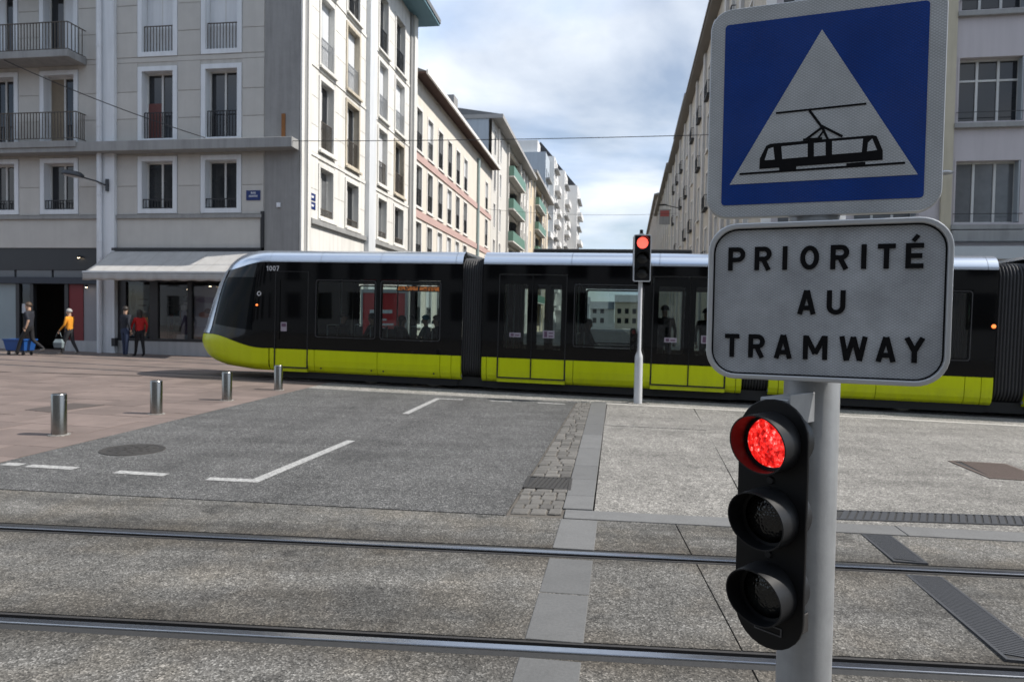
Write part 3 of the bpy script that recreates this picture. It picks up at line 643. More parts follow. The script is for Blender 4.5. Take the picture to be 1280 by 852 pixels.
# ------------------------------------------------------------------ people (one skinned body each)
skin_t = mat('skin', (.42,.27,.19), .55, var=.06)
def cloth(name, c): return mat('cloth_' + name, c, .85, var=.25, vs=9, bump=.2, bs=45)
def person(label, loc, face, H, pose, top, legs, shoe, hair, hair_style='short', group=None, mask=None, scalef=1.0):
    """face = heading in radians (the person looks along local +x)"""
    k = H / 1.75
    J = {'pel': (0,0,.95,.145), 'bel': (0,0,1.10,.135), 'che': (.0,0,1.32,.165), 'nb': (0,0,1.45,.075), 'nk': (.01,0,1.52,.055), 'h0': (.03,0,1.60,.082), 'h1': (.025,0,1.69,.088),
         'nose': (.115,0,1.625,.016)}
    E = [('pel','bel'),('bel','che'),('che','nb'),('nb','nk'),('nk','h0'),('h0','h1'),('h0','nose')]
    P = dict(la=(.10,1.18,.16,.93), ra=(-.1,1.18,-.02,.93), ll=(.05,.5,.05,.08), rl=(-.03,.5,-.05,.08), sit=False); P.update(pose)
    for s, sg in (('l', 1), ('r', -1)):
        ex, ez, wx, wz = P[s + 'a']
        J[s+'sh'] = (0, sg*.175, 1.425, .066); J[s+'el'] = (ex, sg*(.235 + P.get('spread', 0)), ez, .044); J[s+'wr'] = (wx, sg*(.24 + P.get('reach', 0)), wz, .030); J[s+'ha'] = (wx + .035, sg*.235, wz - .07, .030)
        kx, kz, ax, az = P[s + 'l']
        J[s+'hi'] = (0, sg*.085, .90, .098); J[s+'kn'] = (kx, sg*.095, kz, .066); J[s+'an'] = (ax, sg*.10, az, .046); J[s+'to'] = (ax + .16, sg*.11, max(.035, az - .045), .038)
        E += [('che', s+'sh'), (s+'sh', s+'el'), (s+'el', s+'wr'), (s+'wr', s+'ha'), ('pel', s+'hi'), (s+'hi', s+'kn'), (s+'kn', s+'an'), (s+'an', s+'to')]
    lean = P.get('lean', 0); drop = P.get('drop', 0)
    for q, (x, y, z, r) in list(J.items()):
        if z > .96 and lean: x += (z - .95) * lean
        J[q] = (x, y, z - drop if not q.endswith(('kn','an','to')) else z, r)
    names = list(J); idx = {q: i for i, q in enumerate(names)}
    me = bpy.data.meshes.new('body'); me.from_pydata([tuple(c * k for c in J[q][:3]) for q in names], [(idx[a], idx[b]) for a, b in E], [])
    o = bpy.data.objects.new('tmp', me); col.objects.link(o)
    o.modifiers.new('skin', 'SKIN'); ss = o.modifiers.new('sub', 'SUBSURF'); ss.levels = 1; ss.render_levels = 1
    for i, q in enumerate(names):
        sv = me.skin_vertices[0].data[i]; r = J[q][3] * k
        sv.radius = (r, r * (1.12 if q in ('che', 'bel', 'pel') else 1.0)) if q not in ('che', 'bel', 'pel') else (r * .74, r * 1.05)
        sv.use_root = q == 'pel'
    dg = bpy.context.evaluated_depsgraph_get(); dg.update()
    bme = bpy.data.meshes.new_from_object(o.evaluated_get(dg)); bpy.data.objects.remove(o)
    segs = [(Vector(J[a][:3]) * k, Vector(J[b][:3]) * k, a, b) for a, b in E]
    def region(p):
        best = None
        for a, b, na, nb in segs:
            d = b - a; t = max(0, min(1, (p - a).dot(d) / max(1e-9, d.length_squared))); q = (a + d*t - p).length - (J[na][3] * (1-t) + J[nb][3] * t) * k
            if best is None or q < best[0]: best = (q, na, nb, t)
        _, na, nb, t = best
        if nb in ('h0', 'h1', 'nose', 'nk') or nb.endswith('ha'): return 0
        if nb.endswith('wr') and P.get('bare'): return 0
        if nb.endswith(('kn', 'hi')) or (nb.endswith('an')): return 2
        if nb.endswith('to'): return 3
        if nb == 'bel' and t < .15: return 2
        return 1
    for mm in (skin_t, top, legs, shoe): bme.materials.append(mm)
    for f in bme.polygons: f.material_index = region(f.center); f.use_smooth = True
    bme.name = 'body'
    t = empty('person', loc, (0, 0, face))
    body = link('body', bme, t)
    # fingers
    mb = MB()
    for s, sg in (('l', 1), ('r', -1)):
        hx, hy, hzv, _ = J[s+'ha']
        for i in range(4):
            y0 = hy + (i - 1.5) * .019; ln = (.062, .07, .065, .05)[i]
            mb.tube([Vector(p) * k for p in ((hx + .012, y0, hzv - .015), (hx + .022, y0, hzv - .015 - ln*.6), (hx + .012, y0 - sg*.004, hzv - .015 - ln))], [.0095*k, .0085*k, .006*k], 5)
        mb.tube([Vector(p) * k for p in ((hx + .02, hy, hzv + .012), (hx + .05, hy - sg*.008, hzv - .012), (hx + .055, hy - sg*.01, hzv - .04))], [.011*k, .009*k, .007*k], 5)
    tag(mb.obj('fingers', skin_t, t, smooth='all'), kind='stuff')
    hx, _, hz_, _ = J['h1']; hz_ -= .012
    mb = MB(); c = Vector((hx - .012, 0, hz_)) * k
    def cap(u, v, drop_=.35):
        th = u * 2 * math.pi; fr = max(0, math.cos(th)); low = (-.25 if hair_style == 'short' else -1.25) * (1 - fr) + .30 * fr
        ph = math.pi/2 - v * (math.pi/2 - low) ; ph2 = max(ph, -1.1)
        r = .103 * (1 + .02 * math.sin(th*9 + v*7))
        z = math.sin(ph2) * r - (max(0, -1.1 - ph) * .2)
        if hair_style == 'long' and fr < .15: z -= .10 * max(0, v - .6) / .4
        return tuple(c + Vector((math.cos(th) * math.cos(ph2) * r * 1.03 if ph2 > -.4 else math.cos(th) * r * .93, math.sin(th) * math.cos(ph2) * r if ph2 > -.4 else math.sin(th) * r * .9, z)) * k)
    mb.grid(cap, 20, 8); mb.obj('hair', hair, t, smooth='all')
    if mask: MB().grid(lambda u, v: tuple(Vector((.125 * math.cos((u-.5)*2.0) + J['h0'][0] - .015, .095 * math.sin((u-.5)*2.0), J['h0'][2] - .045 + .075*v)) * k), 8, 4).obj('face_mask', mask, t, smooth='all')
    tag(t, label, 'person', group); return t
hair_dark = mat('hair_dark', (.018,.013,.010), .6, var=.3, vs=60); hair_grey = mat('hair_grey', (.32,.31,.30), .7, var=.2, vs=60); hair_brown = mat('hair_brown', (.06,.035,.02), .6, var=.3, vs=60)
navy = cloth('navy', (.012,.014,.022)); blackc = cloth('black', (.008,.008,.010)); denim = cloth('denim', (.022,.035,.075)); charcoal = cloth('charcoal', (.025,.026,.030)); amber = cloth('amber', (.62,.24,.012)); redc = cloth('red', (.40,.012,.012)); teal = cloth('teal', (.03,.10,.11)); shoe_w = cloth('pale_shoe', (.28,.27,.25)); shoe_b = cloth('dark_shoe', (.02,.02,.02)); maskm = cloth('mask_blue', (.25,.45,.52))

# ------------------------------------------------------------------ the tram
tblack = mat('tram_black_gloss', (.003,.003,.0034), .045, var=.1, spec=.3)
tyel = mat('tram_lime', (.55,.62,.002), .26, var=.08, vs=.6, spec=.32, streak=.07)
def grime(m, z0, z1, amt):
    # splashed road dirt low on the panels
    n, l = m.node_tree.nodes, m.node_tree.links; b = n['Principled BSDF']; src = b.inputs['Base Color'].links[0].from_socket
    g = pos(n, l); sp = n.new('ShaderNodeSeparateXYZ'); l.new(g, sp.inputs[0])
    hgt = n.new('ShaderNodeMapRange'); l.new(sp.outputs[2], hgt.inputs[0]); hgt.inputs[1].default_value = z0; hgt.inputs[2].default_value = z1; hgt.inputs[3].default_value = 1; hgt.inputs[4].default_value = 0
    f = mixc(n, l, 1.0, hgt.outputs[0], ramp(n, l, noise(n, l, pos(n, l, (1, 1, .5)), 7, 8, .7), [(.35, 0.), (.75, 1.)]), 'MULTIPLY')
    f = mixc(n, l, 1.0, f, (amt, amt, amt), 'MULTIPLY')
    l.new(mixc(n, l, f, src, (.10, .085, .06)), b.inputs['Base Color'])
grime(tyel, .18, .6, .35)
tsil = mat('tram_silver', (.66,.71,.78), .22, .85, var=.05, vs=.7)
tgrey = mat('tram_trim', (.05,.05,.053), .4)
tdark = mat('tram_underframe', (.014,.014,.014), .8)
cabgl = mat('cab_side_glass', (.004,.005,.006), .03, var=.5, vs=2, spec=.07)
tglass = glass('tram_window_glass', (.54,.61,.60))
tdoor = glass('tram_door_glass', (.52,.59,.58))
tint = mat('tram_interior', (.22,.225,.23), .6)
tceil = mat('tram_ceiling', (.55,.55,.53), .6)
tseat = mat('tram_seat', (.03,.05,.07), .7, vs=20)
tbar = mat('tram_grab_rail', (.40,.47,.48), .3, .6)
tnum = mat('tram_number', (.62,.63,.64), .5)
OT = (-5.86, 16.66); TA = R(-12.3)
tram = empty('tram', (OT[0], OT[1], gz(OT[0])), (0, SL * math.cos(TA), TA))
tag(tram, 'long articulated tram, black above and lime green below, crossing the street', 'tram')
WID = 2.4
def sidemap(far, mir):
    fx = (lambda x: 27.19 - x) if mir else (lambda x: x)
    return (lambda x, d, z: (fx(x), WID - d, z)) if far else (lambda x, d, z: (fx(x), d, z))
SK = [(0, .795), (-.002, .55), (.012, .40), (.045, .30), (.10, .25), (.16, .25), (.07, .795)]
def skirt(M, x0, x1, name='skirt_panel'):
    MB(M).prism(SK, x0 + .006, x1 - .006, 0).obj(name, tyel, tram)
def win(M, x0, x1, z0=1.12, z1=2.47, gm=None):
    mb = MB(M); r = .03
    ring_mb = MB(lambda a, b, c: M(a, b, c)); ring(ring_mb, rr(x0, x1, z0, z1, .05, 4), rr(x0 + r, x1 - r, z0 + r, z1 - r, .04, 4), .002, .05)
    w = ring_mb.obj('window', tblack, tram)
    ring_mb = MB(M); ring(ring_mb, rr(x0 - .014, x1 + .014, z0 - .014, z1 + .014, .055, 4), rr(x0, x1, z0, z1, .05, 4), -.003, .004); ring_mb.obj('window_trim', tgrey, w)
    mb.add([M_ for M_ in [(x0 + r, .02, z0 + r), (x1 - r, .02, z0 + r), (x1 - r, .02, z1 - r), (x0 + r, .02, z1 - r)]], [(0, 1, 2, 3)]); mb.obj('pane', gm or tglass, w)
    return w
def black(M, x0, x1, z0, z1, name='side_panel', d=.055): return MB(M).box(x0, x1, 0, d, z0, z1).obj(name, tblack, tram)
def door(M, x0, x1, far, blind=False, stick=0):
    g = .012; a, b = x0 + g, x1 - g
    mb = MB(M); st = .10
    ring(mb, [(a, .80), (b, .80), (b, 2.66), (a, 2.66)], [(a + st, 1.02), (b - st, 1.02), (b - st, 2.46), (a + st, 2.46)], .014, .05)
    d = mb.obj('door', tblack, tram)
    mb = MB(M); mb.add([(a + st, .03, 1.02), (b - st, .03, 1.02), (b - st, .03, 2.46), (a + st, .03, 2.46)], [(0, 1, 2, 3)]); mb.obj('pane', tblack if blind else tdoor, d)
    MB(M).box(a, b, .012, .05, .365, .79).obj('lower_panel', tyel, d)
    mb = MB(M); ring(mb, [(x0 - .012, .335), (x1 + .012, .335), (x1 + .012, 2.675), (x0 - .012, 2.675)], [(a, .362), (b, .362), (b, 2.662), (a, 2.662)], -.004, .03); mb.obj('door_seal', tdark, d)
    if stick and not far:
        xm = (a + b) / 2
        mb = MB(M); mb.box(xm - .13, xm + .13, .026, .029, 1.27, 1.27 + stick); s = mb.obj('sticker', mat('sticker_white', (.30,.27,.31), .5, var=.1), d)
        MB(M).box(xm - .10, xm - .03, .0245, .0259, 1.29, 1.25 + stick).obj('sticker_print', mat('sticker_ink', (.10,.05,.09), .5), s)
        for q in range(2 if stick > .15 else 1): MB(M).box(xm, xm + .10, .0245, .0259, 1.30 + q*.07, 1.33 + q*.07).obj('sticker_print', mat('sticker_ink', (.10,.05,.09)), s)
    return d
def cove(M, x0, x1, splits):
    xs = [x0] + splits + [x1]
    for a, b in zip(xs[:-1], xs[1:]):
        def fn(u, v):
            t = v * math.pi / 2
            return (a + .004 + (b - a - .008) * u, .34 * (1 - math.cos(t)), 2.90 + .30 * math.sin(t))
        MB(M).grid(fn, 1, 10).obj('roof_cove', tsil, tram, smooth='all')
    MB(M).box(x0 + .01, x1 - .01, .02, .05, 2.86, 2.905).obj('roof_gutter', tdark, tram)
def deck(x0, x1, mir=False):
    M = sidemap(False, mir)
    MB(M).box(x0, x1, .335, WID - .335, 3.14, 3.198).obj('roof_deck', tsil, tram)
    MB(M).box(x0, x1, .06, WID - .06, 2.66, 2.72).obj('ceiling', tceil, tram)
    MB(M).box(x0, x1, .09, WID - .09, .30, .36).obj('floor', tint, tram)
    MB(M).box(x0 + .1, x1 - .1, .13, WID - .13, .09, .30).obj('underframe', tdark, tram)  # underframe made wide and low to block light under the tram
wheel_me = MB().lathe([(.0, .0), (.09, .0), (.10, .03), (.20, .03), (.21, .0), (.285, .0), (.29, .02), (.29, .12), (.30, .125), (.30, .15), (.0, .15)], 28, (0,0,0), (0, 1, 0)).mesh('wheel', mat('wheel_steel', (.30,.29,.27), .5, .5), 40)
def seat(x, y, back):
    mb = MB(); mb.box(x - .22, x + .22, y - .22, y + .22, .74, .80); mb.obj('seat', tseat, tram, bevel=.02)
    xb = x + .21 * back
    s = MB().box(xb - .03, xb + .03, y - .22, y + .22, .80, 1.36).obj('seat_back', tseat, tram, bevel=.02)
    MB().tube([(xb, y - .23, .9), (xb, y - .23, 1.40), (xb, y + .23, 1.40), (xb, y + .23, .9)], .016, 6).obj('grab_handle', tbar, s, smooth='all')
def gpole(x, y): MB().tube([(x, y, .36), (x, y, 2.66)], .017, 8).obj('grab_pole', tbar, tram, smooth='all')

def mod_end(mir=False):
    for far in (False, True):
        M = sidemap(far, mir)
        black(M, -.1, 4.79, 2.50, 2.90, 'cant_rail'); black(M, .945, 4.79, .80, 1.10, 'waist_panel')
        black(M, -.1, .045, .80, 2.50, 'pillar'); black(M, .945, 1.13, 1.10, 2.50, 'pillar'); black(M, 2.68, 2.79, 1.10, 2.50, 'pillar'); black(M, 4.28, 4.79, 1.10, 2.50, 'pillar')
        win(M, 1.145, 2.665); win(M, 2.805, 4.265); door(M, .06, .93, far, blind=True)
        for a, b in ((-.08, .045), (.945, 1.12), (1.12, 2.74), (2.74, 4.29), (4.29, 4.56), (4.56, 4.79)): skirt(M, a, b)
        MB(M).box(.06, .93, .02, .14, .25, .33).obj('door_sill', tyel, tram)
        cove(M, -.1, 4.79, [1.25, 2.78, 4.62])
        for xx in (1.3, 2.6, 2.9, 4.15): MB(M).lathe([(0, 0), (.02, 0), (.02, .012)], 10, (xx, -.003, .36), (0, 1, 0)).obj('fixing', tdark, tram)
    deck(-.1, 4.79, mir)
    fx = (lambda x: 27.19 - x) if mir else (lambda x: x)
    for x in (2.4, 4.0):
        for yy in (.42, 1.83): link('wheel', wheel_me, tram, (fx(x), yy, .30))
    for x, b in ((1.55, -1), (2.25, 1), (3.1, -1), (3.8, 1)):
        for y in (.45, .95, 1.95): seat(fx(x), y, b if not mir else -b)
    gpole(fx(1.2), 1.2); gpole(fx(2.74), 1.2); gpole(fx(4.4), 1.2)
    MB(sidemap(False, mir)).box(.95, 1.0, .07, WID - .07, .36, 2.66).obj('cab_partition', tdark, tram)
def mod_door(X):
    for far in (False, True):
        M0 = sidemap(far, False); M = lambda x, d, z, M0=M0: M0(x + X, d, z)
        black(M, 0, 5.67, 2.69, 2.90, 'cant_rail')
        for a, b in ((0, .365), (1.925, 2.08), (3.59, 3.775), (5.335, 5.67)): black(M, a, b, .80, 2.69, 'pillar')
        black(M, 2.08, 3.59, 2.49, 2.69, 'cant_rail'); black(M, 2.08, 3.59, .80, 1.10, 'waist_panel')
        win(M, 2.095, 3.575)
        for a, b, s in ((.38, 1.145, .10), (1.145, 1.91, .17), (3.79, 4.57, .10), (4.57, 5.32, .17)): door(M, a, b, far, stick=s)
        for a, b in ((0, .12), (.12, .365), (1.925, 2.10), (2.10, 3.56), (3.56, 3.775), (5.335, 5.55), (5.55, 5.67)): skirt(M, a, b)
        for a, b in ((.38, 1.91), (3.79, 5.32)): MB(M).box(a - .013, b + .013, .02, .15, .25, .332).obj('door_sill', tyel, tram)
        cove(M, 0, 5.67, [2.0, 3.9])
    deck(X, X + 5.67)
    for x, b in ((2.35, -1), (3.2, 1)):
        for y in (.45, 1.95): seat(X + x, y, b)
    for x in (.3, 1.95, 3.7, 5.4): gpole(X + x, 1.2); gpole(X + x, 2.0)
    mb = MB(); mb.box(X + 1.0, X + 4.6, .7, 1.7, 3.20, 3.33); mb.obj('roof_equipment', tdark, tram, bevel=.03)
def mod_mid(X):
    for far in (False, True):
        M0 = sidemap(far, False); M = lambda x, d, z, M0=M0: M0(x + X, d, z)
        black(M, 0, 4.16, 2.50, 2.90, 'cant_rail'); black(M, 0, 4.16, .80, 1.10, 'waist_panel')
        for a, b in ((0, .40), (1.83, 2.0), (3.73, 4.16)): black(M, a, b, 1.10, 2.50, 'pillar')
        win(M, .415, 1.815); win(M, 2.015, 3.715)
        for a, b in ((0, .2), (.2, 2.06), (2.06, 3.66), (3.66, 3.95), (3.95, 4.16)): skirt(M, a, b)
        cove(M, 0, 4.16, [1.9, 3.97])
        if not far: MB(M).lathe([(0, .0), (.035, .0), (.04, -.02), (.025, -.03), (0, -.032)], 12, (4.11, 0, 1.80), (0, 1, 0)).obj('marker_light', emit('marker_orange', (1.0, .22, .05), 1.5), tram, smooth='all')
    deck(X, X + 4.16)
    for x in (1.3, 2.7):
        for yy in (.42, 1.83): link('wheel', wheel_me, tram, (X + x, yy, .30))
    for x, b in ((.8, -1), (1.5, 1), (2.4, -1), (3.2, 1)):
        for y in (.45, .95, 1.95): seat(X + x, y, b)
bel_m = mat('bellows_rubber', (.04,.04,.042), .55, var=.2, vs=8)
def bellows(x0, x1):
    n = 64
    P = rr(.06, WID - .06, .26, 3.06, .3, 6); m = len(P); cxx, czz = WID / 2, 1.66
    vs = []; fs = []
    for i in range(n + 1):
        u = i / n; off = .055 * (.5 - .5 * math.cos(u * 2 * math.pi * 9)); x = x0 + (x1 - x0) * u
        for p in P:
            dx_, dz_ = p[0] - cxx, p[1] - czz
            vs.append((x, cxx + dx_ * (1 - off / 1.2), czz + dz_ * (1 - off / 1.5)))
    for i in range(n):
        for k in range(m): fs.append((i*m+k, i*m+(k+1) % m, (i+1)*m+(k+1) % m, (i+1)*m+k))
    MB().add(vs, fs).obj('bellows', bel_m, tram, smooth='all')
    MB().box(x0 - .15, x1 + .15, .16, WID - .16, .10, .31).obj('coupling_light_block', tdark, tram)  # dark box added to block the bright gap under the bellows
mod_end(); mod_door(5.28); mod_mid(11.48); mod_door(16.2); mod_end(True)
for a, b in ((4.79, 5.28), (10.95, 11.48), (15.64, 16.2), (21.87, 22.40)): bellows(a, b)

TIPZ = [(.25,1.45),(.30,.80),(.38,.48),(.46,.31),(.56,.17),(.74,.045),(.9,0),(1.02,.015),(1.12,.06),(1.25,.13),(1.58,.24),(2.03,.40),(2.37,.55),(2.67,.73),(2.85,.88),(2.98,1.05),(3.08,1.22),(3.15,1.40),(3.2,1.62)]
def lerp_t(t, z):
    for (a, va), (b, vb) in zip(t[:-1], t[1:]):
        if z <= b: return va + (vb - va) * max(0, (z - a)) / (b - a)
    return t[-1][1]
def sst(a, b, v): t = max(0, min(1, (v - a) / (b - a))); return t*t*(3 - 2*t)
PE = 2 / 2.3
def cab_pt(z, ph, off=0):
    tip = -2.62 + lerp_t(TIPZ, z)
    s, c = abs(math.sin(ph)) ** PE, abs(math.cos(ph)) ** PE * (1 if math.cos(ph) >= 0 else -1)
    ins = .34 * (1 - math.sqrt(max(0, 1 - ((z - 2.9) / .3) ** 2))) if z > 2.9 else (.10 * ((.42 - z) / .17) ** 1.6 if z < .42 else 0)
    return (-.1 - (-.1 - tip + off) * s, 1.2 - (1.2 - ins + off) * c, z)
def zY(ph): return .795 + .29 * sst(.08, .72, abs(math.sin(ph)) ** PE)
def zS(ph): return 2.895 - .20 * sst(.1, .8, abs(math.sin(ph)) ** PE)
for mir in (False, True):
    M = sidemap(False, mir); pi = math.pi
    MB(M).grid(lambda u, v: cab_pt(.25 + (zY(u*pi) - .25 - .006) * v, u * pi), 56, 16).obj('cab_skirt', tyel, tram, smooth='all')
    MB(M).grid(lambda u, v: cab_pt(zY(u*pi) + (zS(u*pi) - zY(u*pi)) * v, u * pi), 56, 26).obj('cab_glazing', tblack, tram, smooth='all')
    MB(M).grid(lambda u, v: cab_pt(zS(u*pi) + .004 + (3.2 - zS(u*pi) - .004) * (1 - (1 - v) ** 1.6), u * pi), 56, 16).obj('roof_fairing', tsil, tram, smooth='all')
    mb = MB(M); mb.add([cab_pt(3.199, pi * i / 40) for i in range(41)], [tuple(range(41))]); mb.obj('roof_cap', tsil, tram)
    for f0, f1 in ((R(47), R(69)), (R(111), R(133))):
        MB(M).grid(lambda u, v: (lambda p: cab_pt(zY(p) + .02 + (zS(p) - zY(p) - .02) * v, p, .014))(f0 + (f1 - f0) * u), 4, 26).obj('windscreen_pillar', tsil, tram, smooth='all')
    for f0, f1 in ((R(9), R(43)), (R(137), R(171))):
        MB(M).grid(lambda u, v: (lambda p: cab_pt(1.22 + .12*u + (2.52 - 1.22 - .12*u) * v, p, .006))(f0 + (f1 - f0) * u), 12, 10).obj('cab_side_window', cabgl, tram, smooth='all')
    mb = MB(M); mb.add([cab_pt(.26, pi * i / 40) for i in range(41)], [tuple(range(41))]); mb.obj('cab_floor', tdark, tram)
# number, badge and lamp on the cab side
num = 0
for ch, a in zip('1007', (-.20, -.115, -.02, .075)):
    letter('digit', ch, a, a + .078, 2.68, 2.80, -.008, tnum, tram, .15)
mb = MB(); ring(mb, arc(-.38, 2.12, .055, .055, 0, 352, 24), arc(-.38, 2.12, .035, .035, 0, 352, 24), -.012, .0); mb.obj('badge_ring', tnum, tram)
MB().lathe([(0, 0), (.025, 0), (.02, -.03), (0, -.032)], 12, (-.43, -.008, 1.84), (0, 1, 0)).obj('marker_light', MATS['marker_orange'], tram, smooth='all')
s = MB().box(.20, .36, .027, .0275, 1.22, 1.44).obj('sticker', mat('sticker_white', (.55,.5,.56)), tram)
MB().box(.22, .34, .0260, .0268, 1.33, 1.41).obj('sticker_print', mat('sticker_ink', (.1,.05,.09)), s)
# passenger display: a dim row of amber dots
led = MB().box(2.95, 4.2, .60, .66, 2.27, 2.40).obj('display_case', tdark, tram)
mb = MB(); random.seed(3)
for i in range(64):
    if i in (27, 28, 29): continue
    for j in range(5):
        if random.random() < .62: mb.box(2.99 + i*.0185, 3.004 + i*.0185, .593, .599, 2.295 + j*.018, 2.308 + j*.018)
tag(mb.obj('display_dots', emit('led_amber', (1.0, .30, .06), .55), led), kind='stuff')

def in_tram(x, y, z=0): return tuple(tram.matrix_world @ Vector((x, y, z)))
bpy.context.view_layer.update()
sit = dict(la=(.12, 1.17, .32, 1.02), ra=(.12, 1.17, .30, 1.0), ll=(.44, .50, .42, .08), rl=(.44, .50, .42, .08), drop=.38)
pas = [(1.62, .50, 0, sit, blackc, hair_dark, 'standing-height passenger in black beside the first tram window', None, 'short'),
       (2.20, .95, 180, sit, charcoal, hair_dark, 'dark-haired passenger seated in the middle of the first tram window', None, 'short'),
       (2.45, .48, 180, sit, blackc, hair_dark, 'passenger in black at the pillar between the first two tram windows', None, 'short'),
       (3.15, .50, 0, sit, navy, hair_brown, 'brown-haired passenger seated left in the second tram window', None, 'long'),
       (3.62, .95, 180, sit, teal, maskm, 'passenger with pale blue cap and teal top in the second tram window', maskm, 'short'),
       (4.05, .50, 180, sit, navy, hair_dark, 'masked dark-haired passenger at the right of the second tram window', maskm, 'short'),
       (7.5, 1.9, 0, sit, charcoal, hair_brown, 'brown-haired passenger seen in the window between the double doors', None, 'long'),
       (9.35, 1.3, 100, {}, blackc, hair_dark, 'passenger standing behind the left leaf of the right-hand doors', None, 'short'),
       (10.3, 1.5, -80, {}, charcoal, hair_dark, 'passenger standing behind the right leaf of the right-hand doors', None, 'short')]
for x, y, a, po_, tp, hr, lb, mk, hs in pas:
    if lb.startswith('standing-height'): lb = 'dark-clad passenger sitting at the left end of the first tram window'
    pz = in_tram(x, y, .36)
    person(lb, pz, R(a) + TA, 1.66 + .12 * ((x * 7) % 1), po_, tp, charcoal, shoe_b, hr, hs, 'passengers inside the tram', mk)
# ------------------------------------------------------------------ buildings
def wall_holes(mb, u0, u1, z0, z1, holes, depth=.35, o=0.):
    """a wall face at outward offset o with rectangular openings and their reveals"""
    hs = [(max(u0, a), min(u1, b), max(z0, c), min(z1, d)) for a, b, c, d in holes if b > u0 and a < u1 and d > z0 and c < z1]
    us = sorted({u0, u1, *[h[0] for h in hs], *[h[1] for h in hs]}); zs = sorted({z0, z1, *[h[2] for h in hs], *[h[3] for h in hs]})
    for a, b in zip(us[:-1], us[1:]):
        c0 = None
        for c, d in zip(zs[:-1], zs[1:]):
            hole = any(h[0] - 1e-6 <= a and b <= h[1] + 1e-6 and h[2] - 1e-6 <= c and d <= h[3] + 1e-6 for h in hs)
            if hole:
                if c0 is not None: mb.add([(a, o, c0), (b, o, c0), (b, o, c), (a, o, c)], [(0, 1, 2, 3)]); c0 = None
            elif c0 is None: c0 = c
        if c0 is not None: mb.add([(a, o, c0), (b, o, c0), (b, o, z1), (a, o, z1)], [(0, 1, 2, 3)])
    for a, b, c, d in hs:
        i = o - depth
        mb.add([(a,o,c),(b,o,c),(b,o,d),(a,o,d),(a,i,c),(b,i,c),(b,i,d),(a,i,d)], [(0,1,5,4),(1,2,6,5),(2,3,7,6),(3,0,4,7)])
    return mb
front = lambda u, o, z: (u, -o, z)            # facade along x facing the camera
sideR = lambda u, o, z: (o, u, z)             # facade along y facing right (left side of the street)
sideL = lambda u, o, z: (-o, u, z)            # facade along y facing left (right side of the street)
pane_d = mat('window_glass_dark', (.016,.018,.021), .06, var=.2, vs=.7, spec=.6)
pane_c = mat('window_glass_curtain', (.13,.135,.14), .12, var=.35, vs=3, spec=.6)
sash_w = mat('sash_white', (.58,.58,.56), .5, var=.06, streak=.15)
rail_d = mat('railing_dark', (.030,.030,.032), .55, .3)
rail_r = mat('railing_rusty', (.10,.085,.07), .7, .2, var=.4, vs=14)
shut_w = mat('shutter_white', (.66,.68,.70), .5, var=.06, streak=.12)
def railing(M, u0, u1, o, z0, z1, parent, m, step=.115, bar=.011, name='railing'):
    mb = MB(M); mb.box(u0, u1, o - .018, o + .018, z1 - .03, z1); mb.box(u0, u1, o - .012, o + .012, z0, z0 + .025)
    n = max(2, int((u1 - u0) / step))
    for i in range(n + 1):
        u = u0 + (u1 - u0) * i / n; mb.box(u - bar, u + bar, o - bar, o + bar, z0 + .0251, z1 - .0301)
    return tag(mb.obj(name, m, parent), kind='stuff')
def window(M, u0, u1, z0, z1, parent, casing=None, cw=.16, depth=.30, kind='dark', lights=2, rail=None, railz=1.0, sill=True, railo=-.06, transom=None, proud=.05):
    """u0..z1 is the wall opening; casing stands proud round it"""
    cs = casing or sash_w
    mb = MB(M)
    ring2 = lambda mbx, a, b, c, d, w, o0, o1: (mbx.box(a, b, o0, o1, d - w, d), mbx.box(a, b, o0, o1, c, c + w), mbx.box(a, a + w, o0, o1, c + w, d - w), mbx.box(b - w, b, o0, o1, c + w, d - w))
    ring2(mb, u0, u1, z0, z1, cw, -depth + .001, proud)
    w = mb.obj('window', cs, parent)
    a, b, c, d = u0 + cw, u1 - cw, z0 + cw, z1 - cw
    mb = MB(M); fw = .055
    ring2(mb, a, b, c, d, fw, -depth + .005, -depth + .06)
    for i in range(1, lights): um = a + (b - a) * i / lights; mb.box(um - .035, um + .035, -depth + .005, -depth + .061, c + fw, d - fw)
    if transom: mb.box(a + fw, b - fw, -depth + .005, -depth + .055, transom - .03, transom + .03)
    mb.obj('sash', sash_w, w)
    for i in range(lights):
        p0 = a + (b - a) * i / lights + .02; p1 = a + (b - a) * (i + 1) / lights - .02
        m = pane_d if kind == 'dark' else (pane_c if kind == 'curtain' else (shut_w if kind == 'shut' else (pane_d if (i + int(u0 * 3)) % 2 else shut_w)))
        mb = MB(M); o = -depth + (.02 if m is not shut_w else .065); mb.add([(p0, o, c), (p1, o, c), (p1, o, d), (p0, o, d)], [(0, 1, 2, 3)]); mb.obj('pane' if m is not shut_w else 'shutter', m, w)
    if sill: MB(M).box(u0 - .05, u1 + .05, proud + .001, proud + .10, z0 - .07, z0 + .01).obj('sill', cs, w)
    if rail: railing(M, a + .01, b - .01, railo, c + .03, c + railz, w, rail)
    return w

